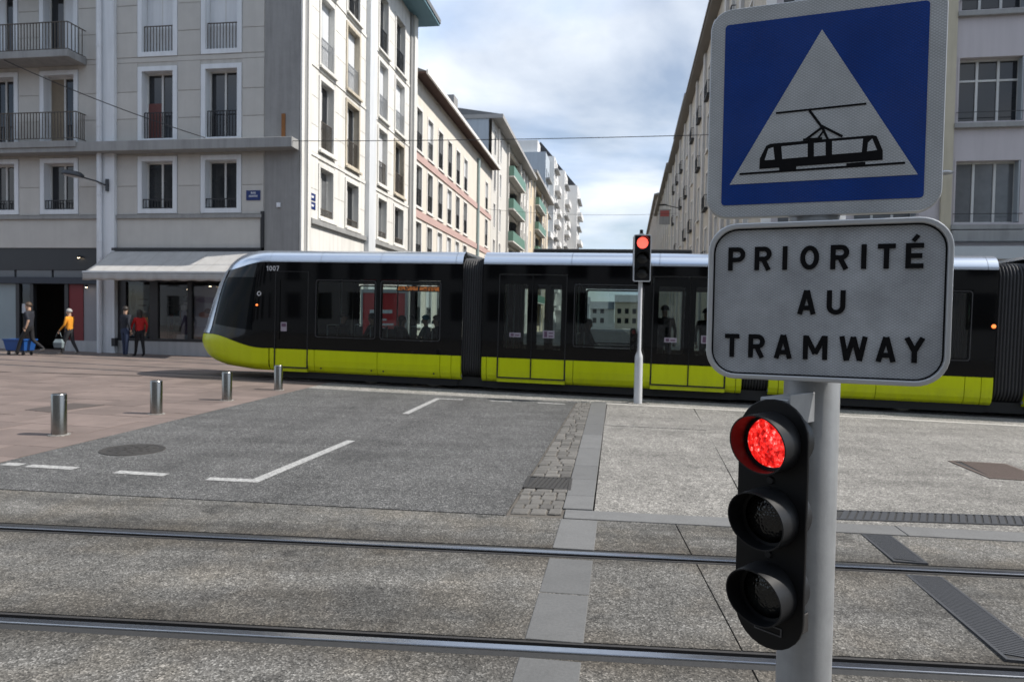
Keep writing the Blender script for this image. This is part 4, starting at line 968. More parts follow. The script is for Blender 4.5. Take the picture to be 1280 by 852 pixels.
# ---- left corner building: shaded front, sunlit side
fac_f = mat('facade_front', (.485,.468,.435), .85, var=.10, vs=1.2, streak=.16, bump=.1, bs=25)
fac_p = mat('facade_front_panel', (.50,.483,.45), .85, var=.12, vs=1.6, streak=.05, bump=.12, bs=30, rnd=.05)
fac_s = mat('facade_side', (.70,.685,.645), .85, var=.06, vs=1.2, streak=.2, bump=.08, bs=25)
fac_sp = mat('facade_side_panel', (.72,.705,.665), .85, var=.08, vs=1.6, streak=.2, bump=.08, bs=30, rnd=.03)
casing_m = mat('casing_white', (.70,.725,.75), .7, var=.06, streak=.12)
rough_g = mat('rough_render', (.29,.285,.278), .95, var=.16, vs=2.5, streak=.2, bump=.8, bs=9)
cornice_m = mat('cornice_concrete', (.30,.30,.295), .85, var=.14, vs=2, streak=.2)
pipe_m = mat('downpipe', (.72,.74,.77), .5, var=.1, vs=4, streak=.2)
A = empty('corner_building', (-7.62, 24.43, 0), (0, 0, -AX))
tag(A, 'five-storey pale corner building with shaded shopfront and sunlit side wall', 'building')
WF = [(-12.93, -11.33), (-10.40, -8.80), (-6.34, -4.76), (-3.82, -2.24), (-16.9, -15.3), (-14.9, -13.3)]
ROWS = [(5.36, 7.44), (7.92, 10.70), (11.06, 13.84), (14.20, 16.98)]
holes = [(a, b, c, d) for a, b in WF for c, d in ROWS]
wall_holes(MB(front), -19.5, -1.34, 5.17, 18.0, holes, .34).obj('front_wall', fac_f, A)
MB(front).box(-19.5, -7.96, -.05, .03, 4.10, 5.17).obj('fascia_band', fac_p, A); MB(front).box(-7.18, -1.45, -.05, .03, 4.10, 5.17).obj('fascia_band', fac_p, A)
MB(front).box(-19.5, -7.96, .0, .10, 5.171, 5.30).obj('string_course', cornice_m, A); MB(front).box(-7.18, -1.42, .0, .10, 5.171, 5.30).obj('string_course', cornice_m, A)
MB(front).box(-19.5, -.05, .0, .55, 7.54, 7.90).obj('ledge', cornice_m, A, bevel=.02)
MB(front).box(-1.34, -.02, -.3, .035, -.3, 18).obj('rendered_corner', rough_g, A)
MB(front).box(-1.46, -1.341, -.02, .09, 4.10, 5.40).obj('cable_duct', rail_d, A)
# panels between the windows
for a, b in ((-13.27, -12.96), (-11.30, -10.43), (-8.77, -7.94), (-7.19, -6.37), (-4.73, -3.85), (-2.21, -1.38), (-15.27, -14.93)):
    for lo, hi, cuts in ((5.32, 7.50, (6.36,)), (7.93, 10.86, (8.82, 9.80)), (11.05, 14.0, (11.95, 12.93)), (14.2, 17.4, (15.1, 16.1))):
        zz = [lo, *cuts, hi]
        for c, d in zip(zz[:-1], zz[1:]): ubox('facade_panel', fac_p, A, a, b, -.022, .0, c + .012, d - .012)
for z in (10.87, 14.02): MB(front).box(-19.5, -7.95, .0, .018, z, z + .16).obj('joint_band', fac_p, A); MB(front).box(-7.19, -1.36, .0, .018, z, z + .16).obj('joint_band', fac_p, A)
MB(front).box(-7.93, -7.20, -.05, .16, -.2, 18).obj('pilaster', casing_m, A)
mb = MB(front)
for r_ in ((-7.74, .0),): mb.tube([(-7.72, .26, .1), (-7.72, .26, 18)], .085, 12)
p = mb.obj('downpipe', pipe_m, A, smooth=40)
for z in (.9, 4.3, 6.0, 8.5, 11.4, 14.3): MB().lathe([(.10, z), (.10, z + .09)], 12, (-7.72, -.26, 0)).obj('pipe_collar', pipe_m, p)
for i, (a, b) in enumerate(WF):
    for j, (c, d) in enumerate(ROWS):
        kind = ('dark', 'dark', 'shut', 'shut')[j]
        if i in (0, 1) and j == 2: kind = 'half'
        if (i, j) == (2, 1): kind = 'dark'
        if j == 3 and i in (2, 5): kind = 'dark'
        balc = i in (0, 1, 4, 5) and j in (1, 2, 3)
        window(front, a, b, c, d, A, casing_m, .17, .33, kind, 2, None if balc else (rail_d if j != 2 else rail_r), .98 if j else .36, sill=False, railo=-.10 if j else -.02, proud=.045)
MB(front).box(-6.12, -5.60, -.29, -.275, 8.12, 9.45).obj('red_curtain', mat('curtain_red', (.13,.05,.045), .8, var=.3, vs=6), A)
MB(front).box(-10.2, -9.65, -.29, -.275, 8.1, 10.5).obj('tan_curtain', mat('curtain_tan', (.22,.18,.13), .8, var=.2, vs=6), A)
# balconies on the left part
for z0 in (7.92, 11.0, 14.1):
    if z0 > 8: bl = MB(front).box(-19, -8.42, .03, .95, z0 - .16, z0 + .10).obj('balcony', cornice_m, A, bevel=.02); oo = .90
    else: bl = MB(front).box(-19, -8.42, .551, .60, z0 - .2, z0 + .02).obj('balcony', cornice_m, A); oo = .52
    railing(front, -19, -8.45, oo, z0 + .12, z0 + 1.10, bl, rail_r, .125, .012)
    mb = MB(front); mb.box(-8.465, -8.435, .05, oo - .02, z0 + 1.07, z0 + 1.10); mb.box(-8.462, -8.438, .05, oo - .02, z0 + .12, z0 + .145)
    for k in range(1, 5): mb.box(-8.462, -8.438, .05 + (oo - .07) * k / 5 - .01, .05 + (oo - .07) * k / 5 + .01, z0 + .146, z0 + 1.069)
    tag(mb.obj('end_railing', rail_r, bl), kind='stuff')
# sunlit side
SC = [(1.45, 2.91), (4.02, 5.60), (7.86, 9.32), (10.28, 11.98)]
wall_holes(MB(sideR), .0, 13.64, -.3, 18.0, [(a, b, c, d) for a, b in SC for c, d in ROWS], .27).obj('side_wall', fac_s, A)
MB(sideR).box(-.03, .17, .001, .07, -.3, 18).obj('corner_strip', fac_sp, A); MB(sideR).box(.17, .45, .001, .03, -.3, 18).obj('grey_strip', cornice_m, A); MB(sideR).box(.45, .72, .001, .08, -.3, 18).obj('corner_strip', fac_sp, A)
MB(sideR).box(6.30, 7.16, .001, .22, -.3, 18).obj('pilaster', shut_w, A); MB(sideR).box(12.75, 13.1, .001, .10, -.3, 18).obj('pilaster', cornice_m, A); MB(sideR).box(13.1, 13.63, .001, .20, -.3, 18).obj('pilaster', fac_sp, A)
for a, b in ((.73, 6.29), (7.17, 12.74)): MB(sideR).box(a, b, .001, .13, 5.08, 5.28).obj('string_course', cornice_m, A, bevel=.015)
for z in (7.60, 10.87, 14.02):
    for a, b in ((.73, 6.29), (7.17, 12.74)): MB(sideR).box(a, b, .001, .05, z, z + .13).obj('joint_band', fac_sp, A)
for a, b in ((.76, 1.42), (2.95, 3.98), (5.64, 6.27), (7.19, 7.82), (9.36, 10.24), (12.02, 12.72)):
    for lo, hi, cuts in ((5.30, 7.58, (6.4,)), (7.75, 10.85, (8.75, 9.8)), (11.02, 14.0, (12.0, 13.0)), (14.17, 17.6, (15.2, 16.4))):
        zz = [lo, *cuts, hi]
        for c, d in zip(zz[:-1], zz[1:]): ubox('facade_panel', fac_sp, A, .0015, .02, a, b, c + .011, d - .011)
ochre = mat('casing_stained', (.56,.50,.40), .85, var=.3, vs=3, streak=.4)
for i, (a, b) in enumerate(SC):
    for j, (c, d) in enumerate(ROWS):
        kind = ('half', 'half', 'shut', 'dark')[j]
        if j == 0: kind = 'dark' if i in (1, 3) else 'curtain'
        window(sideR, a, b, c, d, A, ochre if (i, j) in ((1, 2), (1, 1), (3, 1)) else fac_sp, .13, .26, kind, 2, (rail_r if j in (0, 1) else (galv if j == 2 else rail_d)), 1.05 if j else .30, sill=True, railo=-.05 if j else -.02, proud=.05)
# roof slab with blue-green soffit
soff = mat('eave_soffit', (.13,.24,.29), .7); roofm = mat('roof_grey', (.16,.165,.17), .7, streak=.1)
MB().box(-19.6, 1.15, -1.1, 14.6, 18.0, 18.12).obj('eave', soff, A); MB().box(-19.6, 1.2, -1.15, 14.65, 18.12, 18.36).obj('roof_slab', roofm, A)
MB().box(-19.5, -.36, 13.3, 13.62, -.3, 18).obj('party_wall', fac_f, A); MB().box(-19.5, -19.2, .36, 13.3, -.3, 18).obj('party_wall', fac_f, A)
# wall interior backs keep the shop dark and stop light
# shopfronts
shopfr = mat('shopfront_dark', (.020,.021,.024), .4, var=.2); shopbase = mat('shop_base_white', (.42,.42,.425), .7, var=.06, streak=.15)
navyb = mat('shop_beam_navy', (.022,.028,.042), .5); shopgl = glass('shop_glass', (.62,.65,.67)); paleblue = mat('frosted_panel', (.24,.29,.31), .35, var=.12, vs=1.5)
dimwall = mat('shop_interior_wall', (.22,.19,.17), .8); dimfloor = mat('shop_floor', (.12,.11,.10), .6)
MB().box(-19.4, -.4, 5.0, 5.1, -.1, 4.2).obj('shop_back_wall', dimwall, A); MB().box(-19.4, -.4, .1, 5.0, 4.12, 4.2).obj('shop_ceiling', dimwall, A); MB().box(-19.4, -.4, .02, 5.0, -.1, .09).obj('shop_floor', dimfloor, A)
MB().box(-7.9, -7.75, .1, 5.0, .1, 4.12).obj('shop_divider', dimwall, A)
MB(front).box(-19.5, -7.95, -.25, -.02, 3.27, 4.10).obj('upper_fascia', shopfr, A)
for k, (a, b) in enumerate(((-19, -14.6), (-14.5, -12.9), (-12.8, -11.6), (-11.5, -10.0), (-9.9, -8.1))): MB(front).box(a, b, -.15, -.04, 3.0, 3.26).obj('transom_panel', mat('transom_grey', (.13,.14,.15), .4), A)
MB(front).box(-19.5, -7.95, -.20, .10, 2.75, 2.99).obj('shop_beam', navyb, A)
MB(front).box(-13.8, -11.52, -.12, -.06, .62, 2.74).obj('frosted_panel', paleblue, A); MB(front).box(-19, -13.9, -.12, -.06, .62, 2.74).obj('frosted_panel', paleblue, A)
for a, b in ((-11.51, -11.36), (-10.9, -10.75), (-9.42, -9.26), (-13.9, -13.8)): MB(front).box(a, b, -.16, .0, .12, 2.74).obj('door_jamb', shopfr, A)
mb = MB(front); mb.add([(-11.35, -.08, .12), (-10.91, -.08, .12), (-10.91, -.08, 2.74), (-11.35, -.08, 2.74)], [(0,1,2,3)]); mb.obj('side_light', shopgl, A)
for a in (-11.31, -11.10): MB(front).box(a, a + .16, -.079, -.074, 1.62, 1.98).obj('notice', mat('paper', (.55,.57,.60), .8), A)
MB(front).box(-9.25, -8.66, -.10, -.03, .62, 2.74).obj('red_panel', mat('shop_red', (.16,.008,.012), .5), A)
MB(front).box(-8.655, -7.96, -.12, -.06, .62, 2.74).obj('grey_panel', mat('shop_grey_panel', (.25,.245,.26), .5), A)
MB(front).box(-19.5, -11.35, -.12, .02, -.1, .615).obj('shop_plinth', shopbase, A); MB(front).box(-9.40, -7.96, -.12, .02, -.1, .615).obj('shop_plinth', shopbase, A)
# right shop, under the awning
MB(front).box(-7.18, -1.45, -.30, -.02, 2.85, 4.10).obj('upper_fascia', shopfr, A)
MB(front).box(-7.18, -1.36, -.12, .02, -.1, .66).obj('shop_plinth', shopbase, A); MB(front).box(-7.18, -1.36, -.10, .03, .661, .76).obj('window_sill', shopfr, A)
for a, b in ((-7.18, -6.86), (-5.88, -5.56), (-4.36, -4.20), (-3.0, -2.86), (-1.5, -1.36)): MB(front).box(a, b, -.14, .0, .761, 2.849).obj('shop_mullion', shopfr, A)
for a, b in ((-6.86, -5.88), (-5.56, -4.36), (-4.20, -3.0), (-2.86, -1.5)):
    mb = MB(front); mb.add([(a, -.07, .76), (b, -.07, .76), (b, -.07, 2.85), (a, -.07, 2.85)], [(0,1,2,3)]); mb.obj('shop_pane', shopgl, A)
MB(front).box(-7.20, -7.05, .17, .32, .45, .75).obj('wall_box', shopfr, A)
def blot(name, base, blobs):
    m, n, l, b = new_mat(name); tcn = n.new('ShaderNodeTexCoord').outputs['Object']; c = mixc(n, l, noise(n, l, tcn, 3), [x*.85 for x in base], base)
    for (cx_, cz_, rx, rz, cc) in blobs:
        mpn = n.new('ShaderNodeMapping'); mpn.inputs['Location'].default_value = (-cx_ / rx, 0, -cz_ / rz); mpn.inputs['Scale'].default_value = (1/rx, 0, 1/rz); l.new(tcn, mpn.inputs[0])
        ln = n.new('ShaderNodeVectorMath'); ln.operation = 'LENGTH'; l.new(mpn.outputs[0], ln.inputs[0])
        c = mixc(n, l, ramp(n, l, ln.outputs['Value'], [(.8, 1.), (1.05, 0.)]), c, cc)
    l.new(c, b.inputs['Base Color']); b.inputs['Roughness'].default_value = .6; return m
Pm = [blot('poster_product', (.28,.33,.33), [(-.28, .35, .12, .34, (.05,.06,.07)), (-.28, .72, .08, .1, (.03,.03,.035)), (.12, .42, .28, .035, (.05,.07,.08)), (.1, .2, .22, .05, (.05,.07,.08))]),
      blot('poster_beauty', (.30,.28,.32), [(.0, .42, .55, .12, (.20,.15,.22)), (-.15, -.12, .26, .13, (.30,.13,.10)), (-.02, .02, .15, .11, (.09,.03,.03)), (.1, -.6, .5, .2, (.26,.25,.31))])]
for (a, b, c, d, mm, lb) in ((-6.80, -5.94, .80, 2.75, Pm[0], 'pale poster with a dark bottle in the shop window behind the couple'), (-4.16, -3.04, .85, 2.72, Pm[1], 'lilac beauty poster in the shop window beside the tram nose')):
    o = MB().box((a-b)/2, (b-a)/2, 0, .012, (c-d)/2, (d-c)/2).obj('poster', mm)
    o.location = A.matrix_world.to_translation(); bpy.context.view_layer.update()
    wp = A.matrix_world @ Vector(((a+b)/2, .12, (c+d)/2)); o.location = wp; o.rotation_euler = (0, 0, -AX); tag(o, lb, 'poster')
# shelving and goods inside the shops
random.seed(11)
for k, (x0, x1, lb) in enumerate(((-6.7, -4.9, 'dim shelf unit with small goods in the shop behind the couple'), (-11.0, -9.6, 'dim shelf unit with small goods inside the left shop doorway'), (-3.0, -1.6, 'dim shelf unit with small goods behind the tram nose'))):
    sh = empty('shelf_unit', A.matrix_world @ Vector((0, 0, 0)), (0, 0, -AX))
    for z in (.5, 1.0, 1.5, 2.0): MB().box(x0, x1, 2.2, 2.55, z, z + .03).obj('shelf', dimwall, sh)
    for x in (x0, x1): MB().box(x - .03, x, 2.2, 2.55, .1, 2.3).obj('upright', shopfr, sh)
    mb = MB()
    for z in (.53, 1.03, 1.53):
        x = x0 + .05
        while x < x1 - .2:
            w_ = random.uniform(.08, .2); mb.box(x, x + w_ * .85, 2.25, 2.4, z, z + random.uniform(.15, .38), random.randrange(3)); x += w_
    tag(mb.obj('goods', [mat('goods_cream', (.40,.36,.30), .6), mat('goods_red', (.25,.04,.03), .6), mat('goods_teal', (.06,.16,.18), .6)], sh), kind='stuff'); tag(sh, lb, 'shelf')
# bottle-shaped display figure
o = empty('window_display', A.matrix_world @ Vector((-4.72, .5, .70)), (0, 0, -AX))
MB().box(-.28, .28, -.2, .2, 0, .22).obj('display_plinth', mat('display_white', (.35,.34,.33), .6), o); MB().lathe([(.19, .22), (.20, .26), (.20, 1.05), (.17, 1.12)], 20).obj('bottle_body', mat('display_violet', (.09,.06,.11), .4), o, smooth=40)
MB().lathe([(.17, 1.12), (.19, 1.14), (.18, 1.30), (.10, 1.38), (.10, 1.42)], 20).obj('bottle_shoulder', MATS['display_white'], o, smooth=40); MB().lathe([(.11, 1.42), (.11, 1.62), (0, 1.63)], 20).obj('bottle_cap', shopfr, o, smooth=40)
tag(o, 'large bottle-shaped display with black cap in the shop window', 'shop display')
warm = emit('shop_lamp_warm', (1.0, .78, .5), 9)
for k, (x, y, z) in enumerate(((-4.82, .7, 2.62), (-3.35, -.16, 2.70), (-8.35, -.17, 2.62), (-8.75, -.07, 3.72), (-10.0, 1.2, 2.62))):
    o = empty('spot_lamp', A.matrix_world @ Vector((x, y, z)))
    MB().lathe([(.055, .0), (.055, .09), (.02, .10)], 12).obj('lamp_can', shopfr, o, smooth=40); MB().lathe([(0, -.012), (.035, -.006), (.045, .004)], 12).obj('bulb', warm, o, smooth='all')
    tag(o, ('lit warm spot lamp above the bottle display', 'lit spot lamp at the right under the awning', 'lit spot lamp above the grey shop panel by the downpipe', 'small lit lamp on the dark fascia left of the awning', 'lit warm lamp inside the left shop doorway')[k], 'lamp')
# awning
aw = empty('awning', A.matrix_world @ Vector((-7.3, 0, 0)), (0, 0, -AX))
canvas = mat('awning_canvas', (.41,.40,.385), .85, var=.10, vs=2, streak=.12, bump=.1, bs=12)
W_ = 5.9
mb = MB(); mb.grid(lambda u, v: (-.02 + W_ * u - .02 * v, -.06 - 1.45 * v, 4.02 - .93 * v - .05 * math.sin(math.pi * v)), 30, 8); o = mb.obj('canopy', canvas, aw, smooth='all'); sm = o.modifiers.new('t', 'SOLIDIFY'); sm.thickness = .012
mb = MB(); mb.grid(lambda u, v: (-.04 + W_ * u, -1.53 + .018 * math.sin(u * 70) * v, 3.08 - .26 * v - .010 * math.sin(u * 60) * v), 120, 3); o = mb.obj('valance', canvas, aw, smooth='all'); sm = o.modifiers.new('t', 'SOLIDIFY'); sm.thickness = .006
for k in range(1, 9):
    x_ = W_ * k / 9
    MB().grid(lambda u, v: (x_ - .035 + .03 * u - .02 * v, -.06 - 1.45 * v, 4.0265 - .93 * v - .05 * math.sin(math.pi * v)), 1, 8).obj('seam', MATS['awning_canvas_seam'] if 'awning_canvas_seam' in MATS else mat('awning_canvas_seam', (.36,.345,.325), .85), aw)
MB().box(-.05, W_ - .03, -1.545, -1.49, 3.07, 3.135).obj('front_bar', alu, aw, bevel=.01)
MB().box(-.02, W_, -.16, -.03, 3.98, 4.09).obj('cassette', shopfr, aw)
for x in (.5, W_ - .6): MB().tube([(x, -.05, 3.3), (x + .25, -.8, 3.2), (x, -1.48, 3.08)], .03, 8).obj('folding_arm', alu, aw)
tag(aw, 'wide off-white canvas awning over the shop window', 'awning')
# wall lamp
o = empty('wall_lamp', A.matrix_world @ Vector((-7.45, -.16, 6.38)), (0, 0, -AX)); lampm = mat('lamp_grey', (.055,.06,.068), .45, .3)
MB().box(-.05, .05, -.09, 0, -.22, .22).obj('wall_bracket', lampm, o, bevel=.01); MB().tube([(0, -.06, -.02), (-.3, -.25, .12), (-.62, -.42, .20)], .028, 8).obj('arm', lampm, o, smooth='all')
mb = MB(); mb.lathe([(0, .075), (.12, .07), (.17, .04), (.185, .0), (.17, -.02), (0, -.025)], 24); hd = mb.obj('lamp_head', lampm, o, smooth='all', loc=(-.98, -.55, .28)); hd.scale = (2.1, 1.5, 2.0); hd.rotation_euler = (0, R(8), R(20))
MB().lathe([(0, -.045), (.13, -.03), (.15, -.021)], 24).obj('diffuser', mat('lamp_diffuser', (.5,.5,.5), .3), hd, smooth='all')
tag(o, 'grey street lamp on a short arm fixed beside the downpipe', 'street lamp')
# name plates
plate = mat('enamel_blue', (.012,.03,.14), .3); plw = mat('enamel_white', (.7,.72,.75), .4)
o = empty('street_name_plate', A.matrix_world @ Vector((-1.765, -.03, 5.975)), (0, 0, -AX)); MB().box(-.27, .27, -.015, .0, -.175, .175).obj('plate', plate, o)
for ch, a in zip('RUE', (-.085, -.02, .045)): letter('letter', ch, a, a + .05, .05, .12, -.018, plw, o, .2)
mb = MB()
for k in range(7): stroke(mb, [(-.16 + k*.048, -.06), (-.145 + k*.048, .01)], .014, -.018); stroke(mb, [(-.145 + k*.048, .01), (-.13 + k*.048, -.06)], .012, -.0182)
tag(mb.obj('name_line', plw, o), kind='stuff'); tag(o, 'small blue enamel street name plate on the shaded front wall', 'street sign')
o = empty('street_name_plate', A.matrix_world @ Vector((.02, .98, 5.93)), (0, 0, -AX + R(90)))
for z in (.02, -.30): MB().box(-.22, .22, -.015, 0, z, z + .26).obj('plate', plate, o); MB().box(-.14, .06, -.0175, -.0151, z + .09, z + .17).obj('name_line', plw, o)
tag(o, 'pair of blue enamel plates on the sunlit side wall', 'street sign')
o = MB().box(-.07, .07, -.05, 0, -.08, .08).obj('wall_sensor_box', plw); o.location = A.matrix_world @ Vector((-.78, -.04, 5.62)); o.rotation_euler = (0, 0, -AX); tag(o, 'tiny white box on the rough grey corner wall', 'wall box')
o = MB().box(-.07, .07, -.03, 0, -.42, .42).obj('rust_plate', mat('rust_orange', (.24,.10,.03), .8, var=.3, vs=6)); o.location = A.matrix_world @ Vector((-.62, -.04, 8.42)); o.rotation_euler = (0, 0, -AX); tag(o, 'rusty upright plate on the grey corner wall above the ledge', 'plate')

# ---- second house: cream with pink bands
cream = mat('cream_render', (.68,.635,.56), .85, var=.05, streak=.1); pinkb = mat('pink_band', (.50,.35,.32), .85, var=.1); sof2 = mat('brown_soffit', (.075,.038,.030), .8); whitetrim = mat('white_trim', (.72,.70,.67), .7)
def root2(name, label): r_ = empty(name, (-7.62, 24.43, 0), (0, 0, -AX)); return tag(r_, label, 'building')
B = root2('pink_banded_house', 'cream terraced house with pink bands and dark brown eave')
BC = [(x - .68, x + .68) for x in (14.75, 17.1, 19.53, 21.98, 24.42, 26.91, 35.3)]; BR = [(4.75, 7.25), (7.9, 10.42), (11.05, 13.6), (1.2, 4.0)]
wall_holes(MB(sideR), 13.645, 37.4, -.3, 15.1, [(a, b, c, d) for a, b in BC for c, d in BR], .22).obj('front_wall', cream, B)
for a, b in BC:
    for c, d in BR: window(sideR, a, b, c, d, B, whitetrim, .13, .20, random.choice(('dark', 'half', 'curtain', 'shut')), 2, rail_d, 1.0, sill=True, railo=-.03, proud=.03)
for z in (4.25, 7.42, 10.62): MB(sideR).box(13.65, 37.4, .001, .07, z - .08, z + .34).obj('pink_band', pinkb, B)
MB(sideR).tube([(31.2, .12, 0), (31.2, .12, 14.6)], .12, 10).obj('downpipe', mat('pipe_verdigris', (.30,.38,.38), .6), B, smooth=40)
MB(sideR).box(13.66, 38.0, -.1, .68, 15.1, 15.2).obj('eave', sof2, B); MB(sideR).box(13.66, 38.0, .681, .78, 15.07, 15.30).obj('gutter', whitetrim, B)
MB(sideR).prism([(.72, 15.21), (-5, 17.4), (-11, 15.21)], 13.66, 38.0, 0).obj('roof', roofm, B)
MB(sideR).box(32, 33.4, -3.2, -2.2, 15.8, 20.0).obj('chimney', rough_g, B)
MB(sideR).box(13.65, 37.4, -11, -10.7, -.3, 15.1).obj('rear_wall', cream, B); MB(sideR).box(37.0, 37.35, -10.7, -.35, -.3, 15.1).obj('gable_wall', cream, B)

# ---- third and fourth blocks with green balconies
offw = mat('offwhite_render', (.62,.60,.56), .85, var=.05, streak=.12); bluegr = mat('gable_bluegrey', (.42,.47,.52), .85, var=.06, streak=.1); greenb = mat('balcony_green', (.12,.235,.18), .5, var=.1); warmw = mat('warm_render', (.62,.52,.38), .85)
def block(name, label, u0, u1, H, loggias, cols, wallm, gable):
    b = root2(name, label); fl = [H - 3.3 * k for k in range(1, 7)]
    hs = [(a, c, z + .05, z + 2.95) for a, c in loggias for z in fl] + [(c - .55, c + .55, z + .35, z + 2.7) for c in cols for z in fl]
    wall_holes(MB(sideR), u0, u1, -.3, H, hs, .3).obj('front_wall', wallm, b)
    for c in cols:
        for z in fl[:5]: window(sideR, c - .55, c + .55, z + .35, z + 2.7, b, whitetrim, .1, .28, random.choice(('dark', 'half', 'shut')), 2, None, sill=False, proud=.02)
    for a, c in loggias:
        for z in fl[:5]:
            l_ = MB(sideR).box(a - .1, c + .1, -1.5, .75, z - .08, z + .06).obj('balcony', offw, b)
            MB(sideR).box(a - .1, c + .1, .70, .75, z + .061, z + 1.05).obj('green_front', greenb, l_); MB(sideR).box(a - .1, a - .05, .01, .70, z + .061, z + 1.05).obj('green_end', greenb, l_)
            MB(sideR).box(a, c, -1.55, -1.5, z + .05, z + 2.9).obj('loggia_window', pane_d, l_)
    for u in sorted({a for a, _ in loggias} | {c for _, c in loggias}): MB(sideR).box(u - .22, u + .22, .001, .22, -.3, H - .05).obj('pilaster', offw, b)
    for c0, c1 in zip(cols[:-1], cols[1:]):
        if c1 - c0 < 4: MB(sideR).box((c0 + c1) / 2 - .2, (c0 + c1) / 2 + .2, .001, .16, -.3, H - .05).obj('pilaster', whitetrim, b)
    MB(sideR).box(u0 - .1, u1 + .05, -10.5, 1.0, H, H + .35).obj('eave', mat('eave_concrete', (.35,.34,.33), .8), b)
    MB(sideR).prism([(.9, H + .351), (-4.8, H + 1.3), (-10.5, H + .351)], u0, u1, 0).obj('roof', roofm, b)
    MB(sideR).box(u0, u0 + .3, -10.4, -.31, -.3, H).obj('gable_wall', gable, b); MB(sideR).box(u0 + .3, u1, -10.4, -10.1, -.3, H).obj('rear_wall', wallm, b)
    return b
bc = block('balcony_block', 'off-white block with green balconies and blue-grey gable beyond the pink-banded house', 37.45, 64.5, 19.6, [(46.3, 55.3)], [39.2, 42.3, 57.3, 60.0, 62.8], offw, bluegr)
MB(sideR).box(47, 48.6, -4, -2.2, 20, 22.3).obj('chimney', offw, bc)
bd = block('balcony_block', 'farther off-white block with green balconies before the white stepped tower', 64.55, 89.5, 20.6, [(69.5, 79)], [66.3, 81.8, 84.4, 87.2], warmw, bluegr)
MB(sideR).box(67, 75, -9, -3.2, 20.9, 26.3).obj('stair_tower', bluegr, bd)
# ---- white stepped tower at the end
white_t = mat('white_render', (.74,.73,.71), .8, var=.04, streak=.06); slate = mat('slate_dark', (.03,.032,.036), .5)
E_ = root2('stepped_tower', 'white stepped apartment tower with small dark roofs at the far end of the street')
for k, (u0, u1, o0, o1, H) in enumerate(((90, 97, -9, -.6, 29.5), (97, 104, -9, .2, 30.4), (104, 111, -10, -.2, 29.2), (111, 119, -10, 1.0, 31.0), (119, 127, -10, .4, 29.0), (127, 138, -10, 2.6, 31.2))):
    fl = [3.0 * i + 1.6 for i in range(1, int(H / 3))]
    hs = [(u0 + 1.2 + 3*j, u0 + 2.5 + 3*j, z, z + 1.5) for z in fl for j in range(2)]
    v_ = MB(sideR); wall_holes(v_, u0, u1, -.3, H, hs, .4, o1); v_.box(u0, u1, o0, o0 + .2, -.3, H - .05); v_.add([(u0, o0, -.3), (u0, o1, -.3), (u0, o1, H), (u0, o0, H)], [(0,1,2,3)]); v_.add([(u1, o0, -.3), (u1, o1, -.3), (u1, o1, H), (u1, o0, H)], [(0,1,2,3)]); v_.add([(u0, o0, H), (u1, o0, H), (u1, o1, H), (u0, o1, H)], [(0,1,2,3)])
    v = v_.obj('bay_wall', white_t if k else bluegr, E_)
    for a, b, c, d in hs:
        mb = MB(sideR); mb.add([(a, o1 - .38, c), (b, o1 - .38, c), (b, o1 - .38, d), (a, o1 - .38, d)], [(0,1,2,3)]); mb.obj('window', pane_d, v)
    for z in fl[::1]:
        if (k + int(z)) % 2: MB(sideR).box(u0 + .3, u1 - 1.5, o1 + .001, o1 + .7, z - .5, z - .25).obj('bay_ledge', cornice_m, v)
        else: MB(sideR).box(u0 + 1.5, u1 - .3, o1 + .001, o1 + .9, z - .9, z + .0).obj('balcony', white_t, v)
    if k in (1, 3, 5): MB(sideR).prism([(o1 - .2, H + .001), (o1 - 2.6, H + 2.8), (o1 - 5, H + .001)], u0 + 1, u1 - 1, 0).obj('dormer_roof', slate, v)
    else: MB(sideR).box(u0 + 1, u1 - 2, o0 + 1, o1 - 1.5, H + .001, H + 2.2).obj('penthouse', white_t, v)

# ---- low houses closing the far end of the street
for k, (a0, a1, H, lb) in enumerate(((-6, 3.4, 8.6, 'far low pale house closing the street on the left'), (3.6, 11, 7.2, 'far low pale house closing the street in the middle'), (11.2, 24, 9.4, 'far low pale house closing the street on the right'))):
    hb = root2('far_house', lb); Mf = lambda u, o, z: (u, 192 - o, z)
    hs = [(a0 + .8 + 2.3*i, a0 + 2.0 + 2.3*i, z, z + 1.6) for i in range(int((a1 - a0 - 1) / 2.3)) for z in (1.2, 4.2)]
    wall_holes(MB(Mf), a0, a1, -3, H - 1.6, hs, .3).obj('front_wall', (offw, cream, warmw)[k], hb)
    for a, b, c, d in hs: mb = MB(Mf); mb.add([(a, -.28, c), (b, -.28, c), (b, -.28, d), (a, -.28, d)], [(0,1,2,3)]); mb.obj('window', pane_d, hb)
    MB(Mf).prism([(.5, H - 1.6), (-4, H + .8), (-9, H - 1.6)], a0 - .1, a1 + .08, 0).obj('roof', roofm, hb)
# ---- right side of the street
AR = R(9.6)
def rootR(name, label): r_ = empty(name, (8.0, 22.2, 0), (0, 0, -AR)); return tag(r_, label, 'building')
beige = mat('beige_render', (.47,.43,.37), .85, var=.07, streak=.15); lilac = mat('lilac_render', (.50,.465,.475), .85, var=.05, vs=1.2, streak=.08); creamq = mat('cream_quoin', (.50,.45,.34), .8, streak=.15); darkroof = mat('eave_brown', (.17,.155,.14), .8)
Rb = rootR('right_corner_building', 'lilac and beige corner building on the right behind the signs')
RW = [(.45, 2.35), (2.75, 4.65), (5.66, 7.56), (8.7, 10.6), (11.4, 13.3)]; RR = [(4.82, 6.82), (7.92, 9.96), (11.30, 13.3), (14.3, 16.2)]
wall_holes(MB(front), 0, 15.5, -.3, 17.3, [(a, b, c, d) for a, b in RW for c, d in RR] + [(.6, 15, .6, 3.3)], .34).obj('front_wall', lilac, Rb)
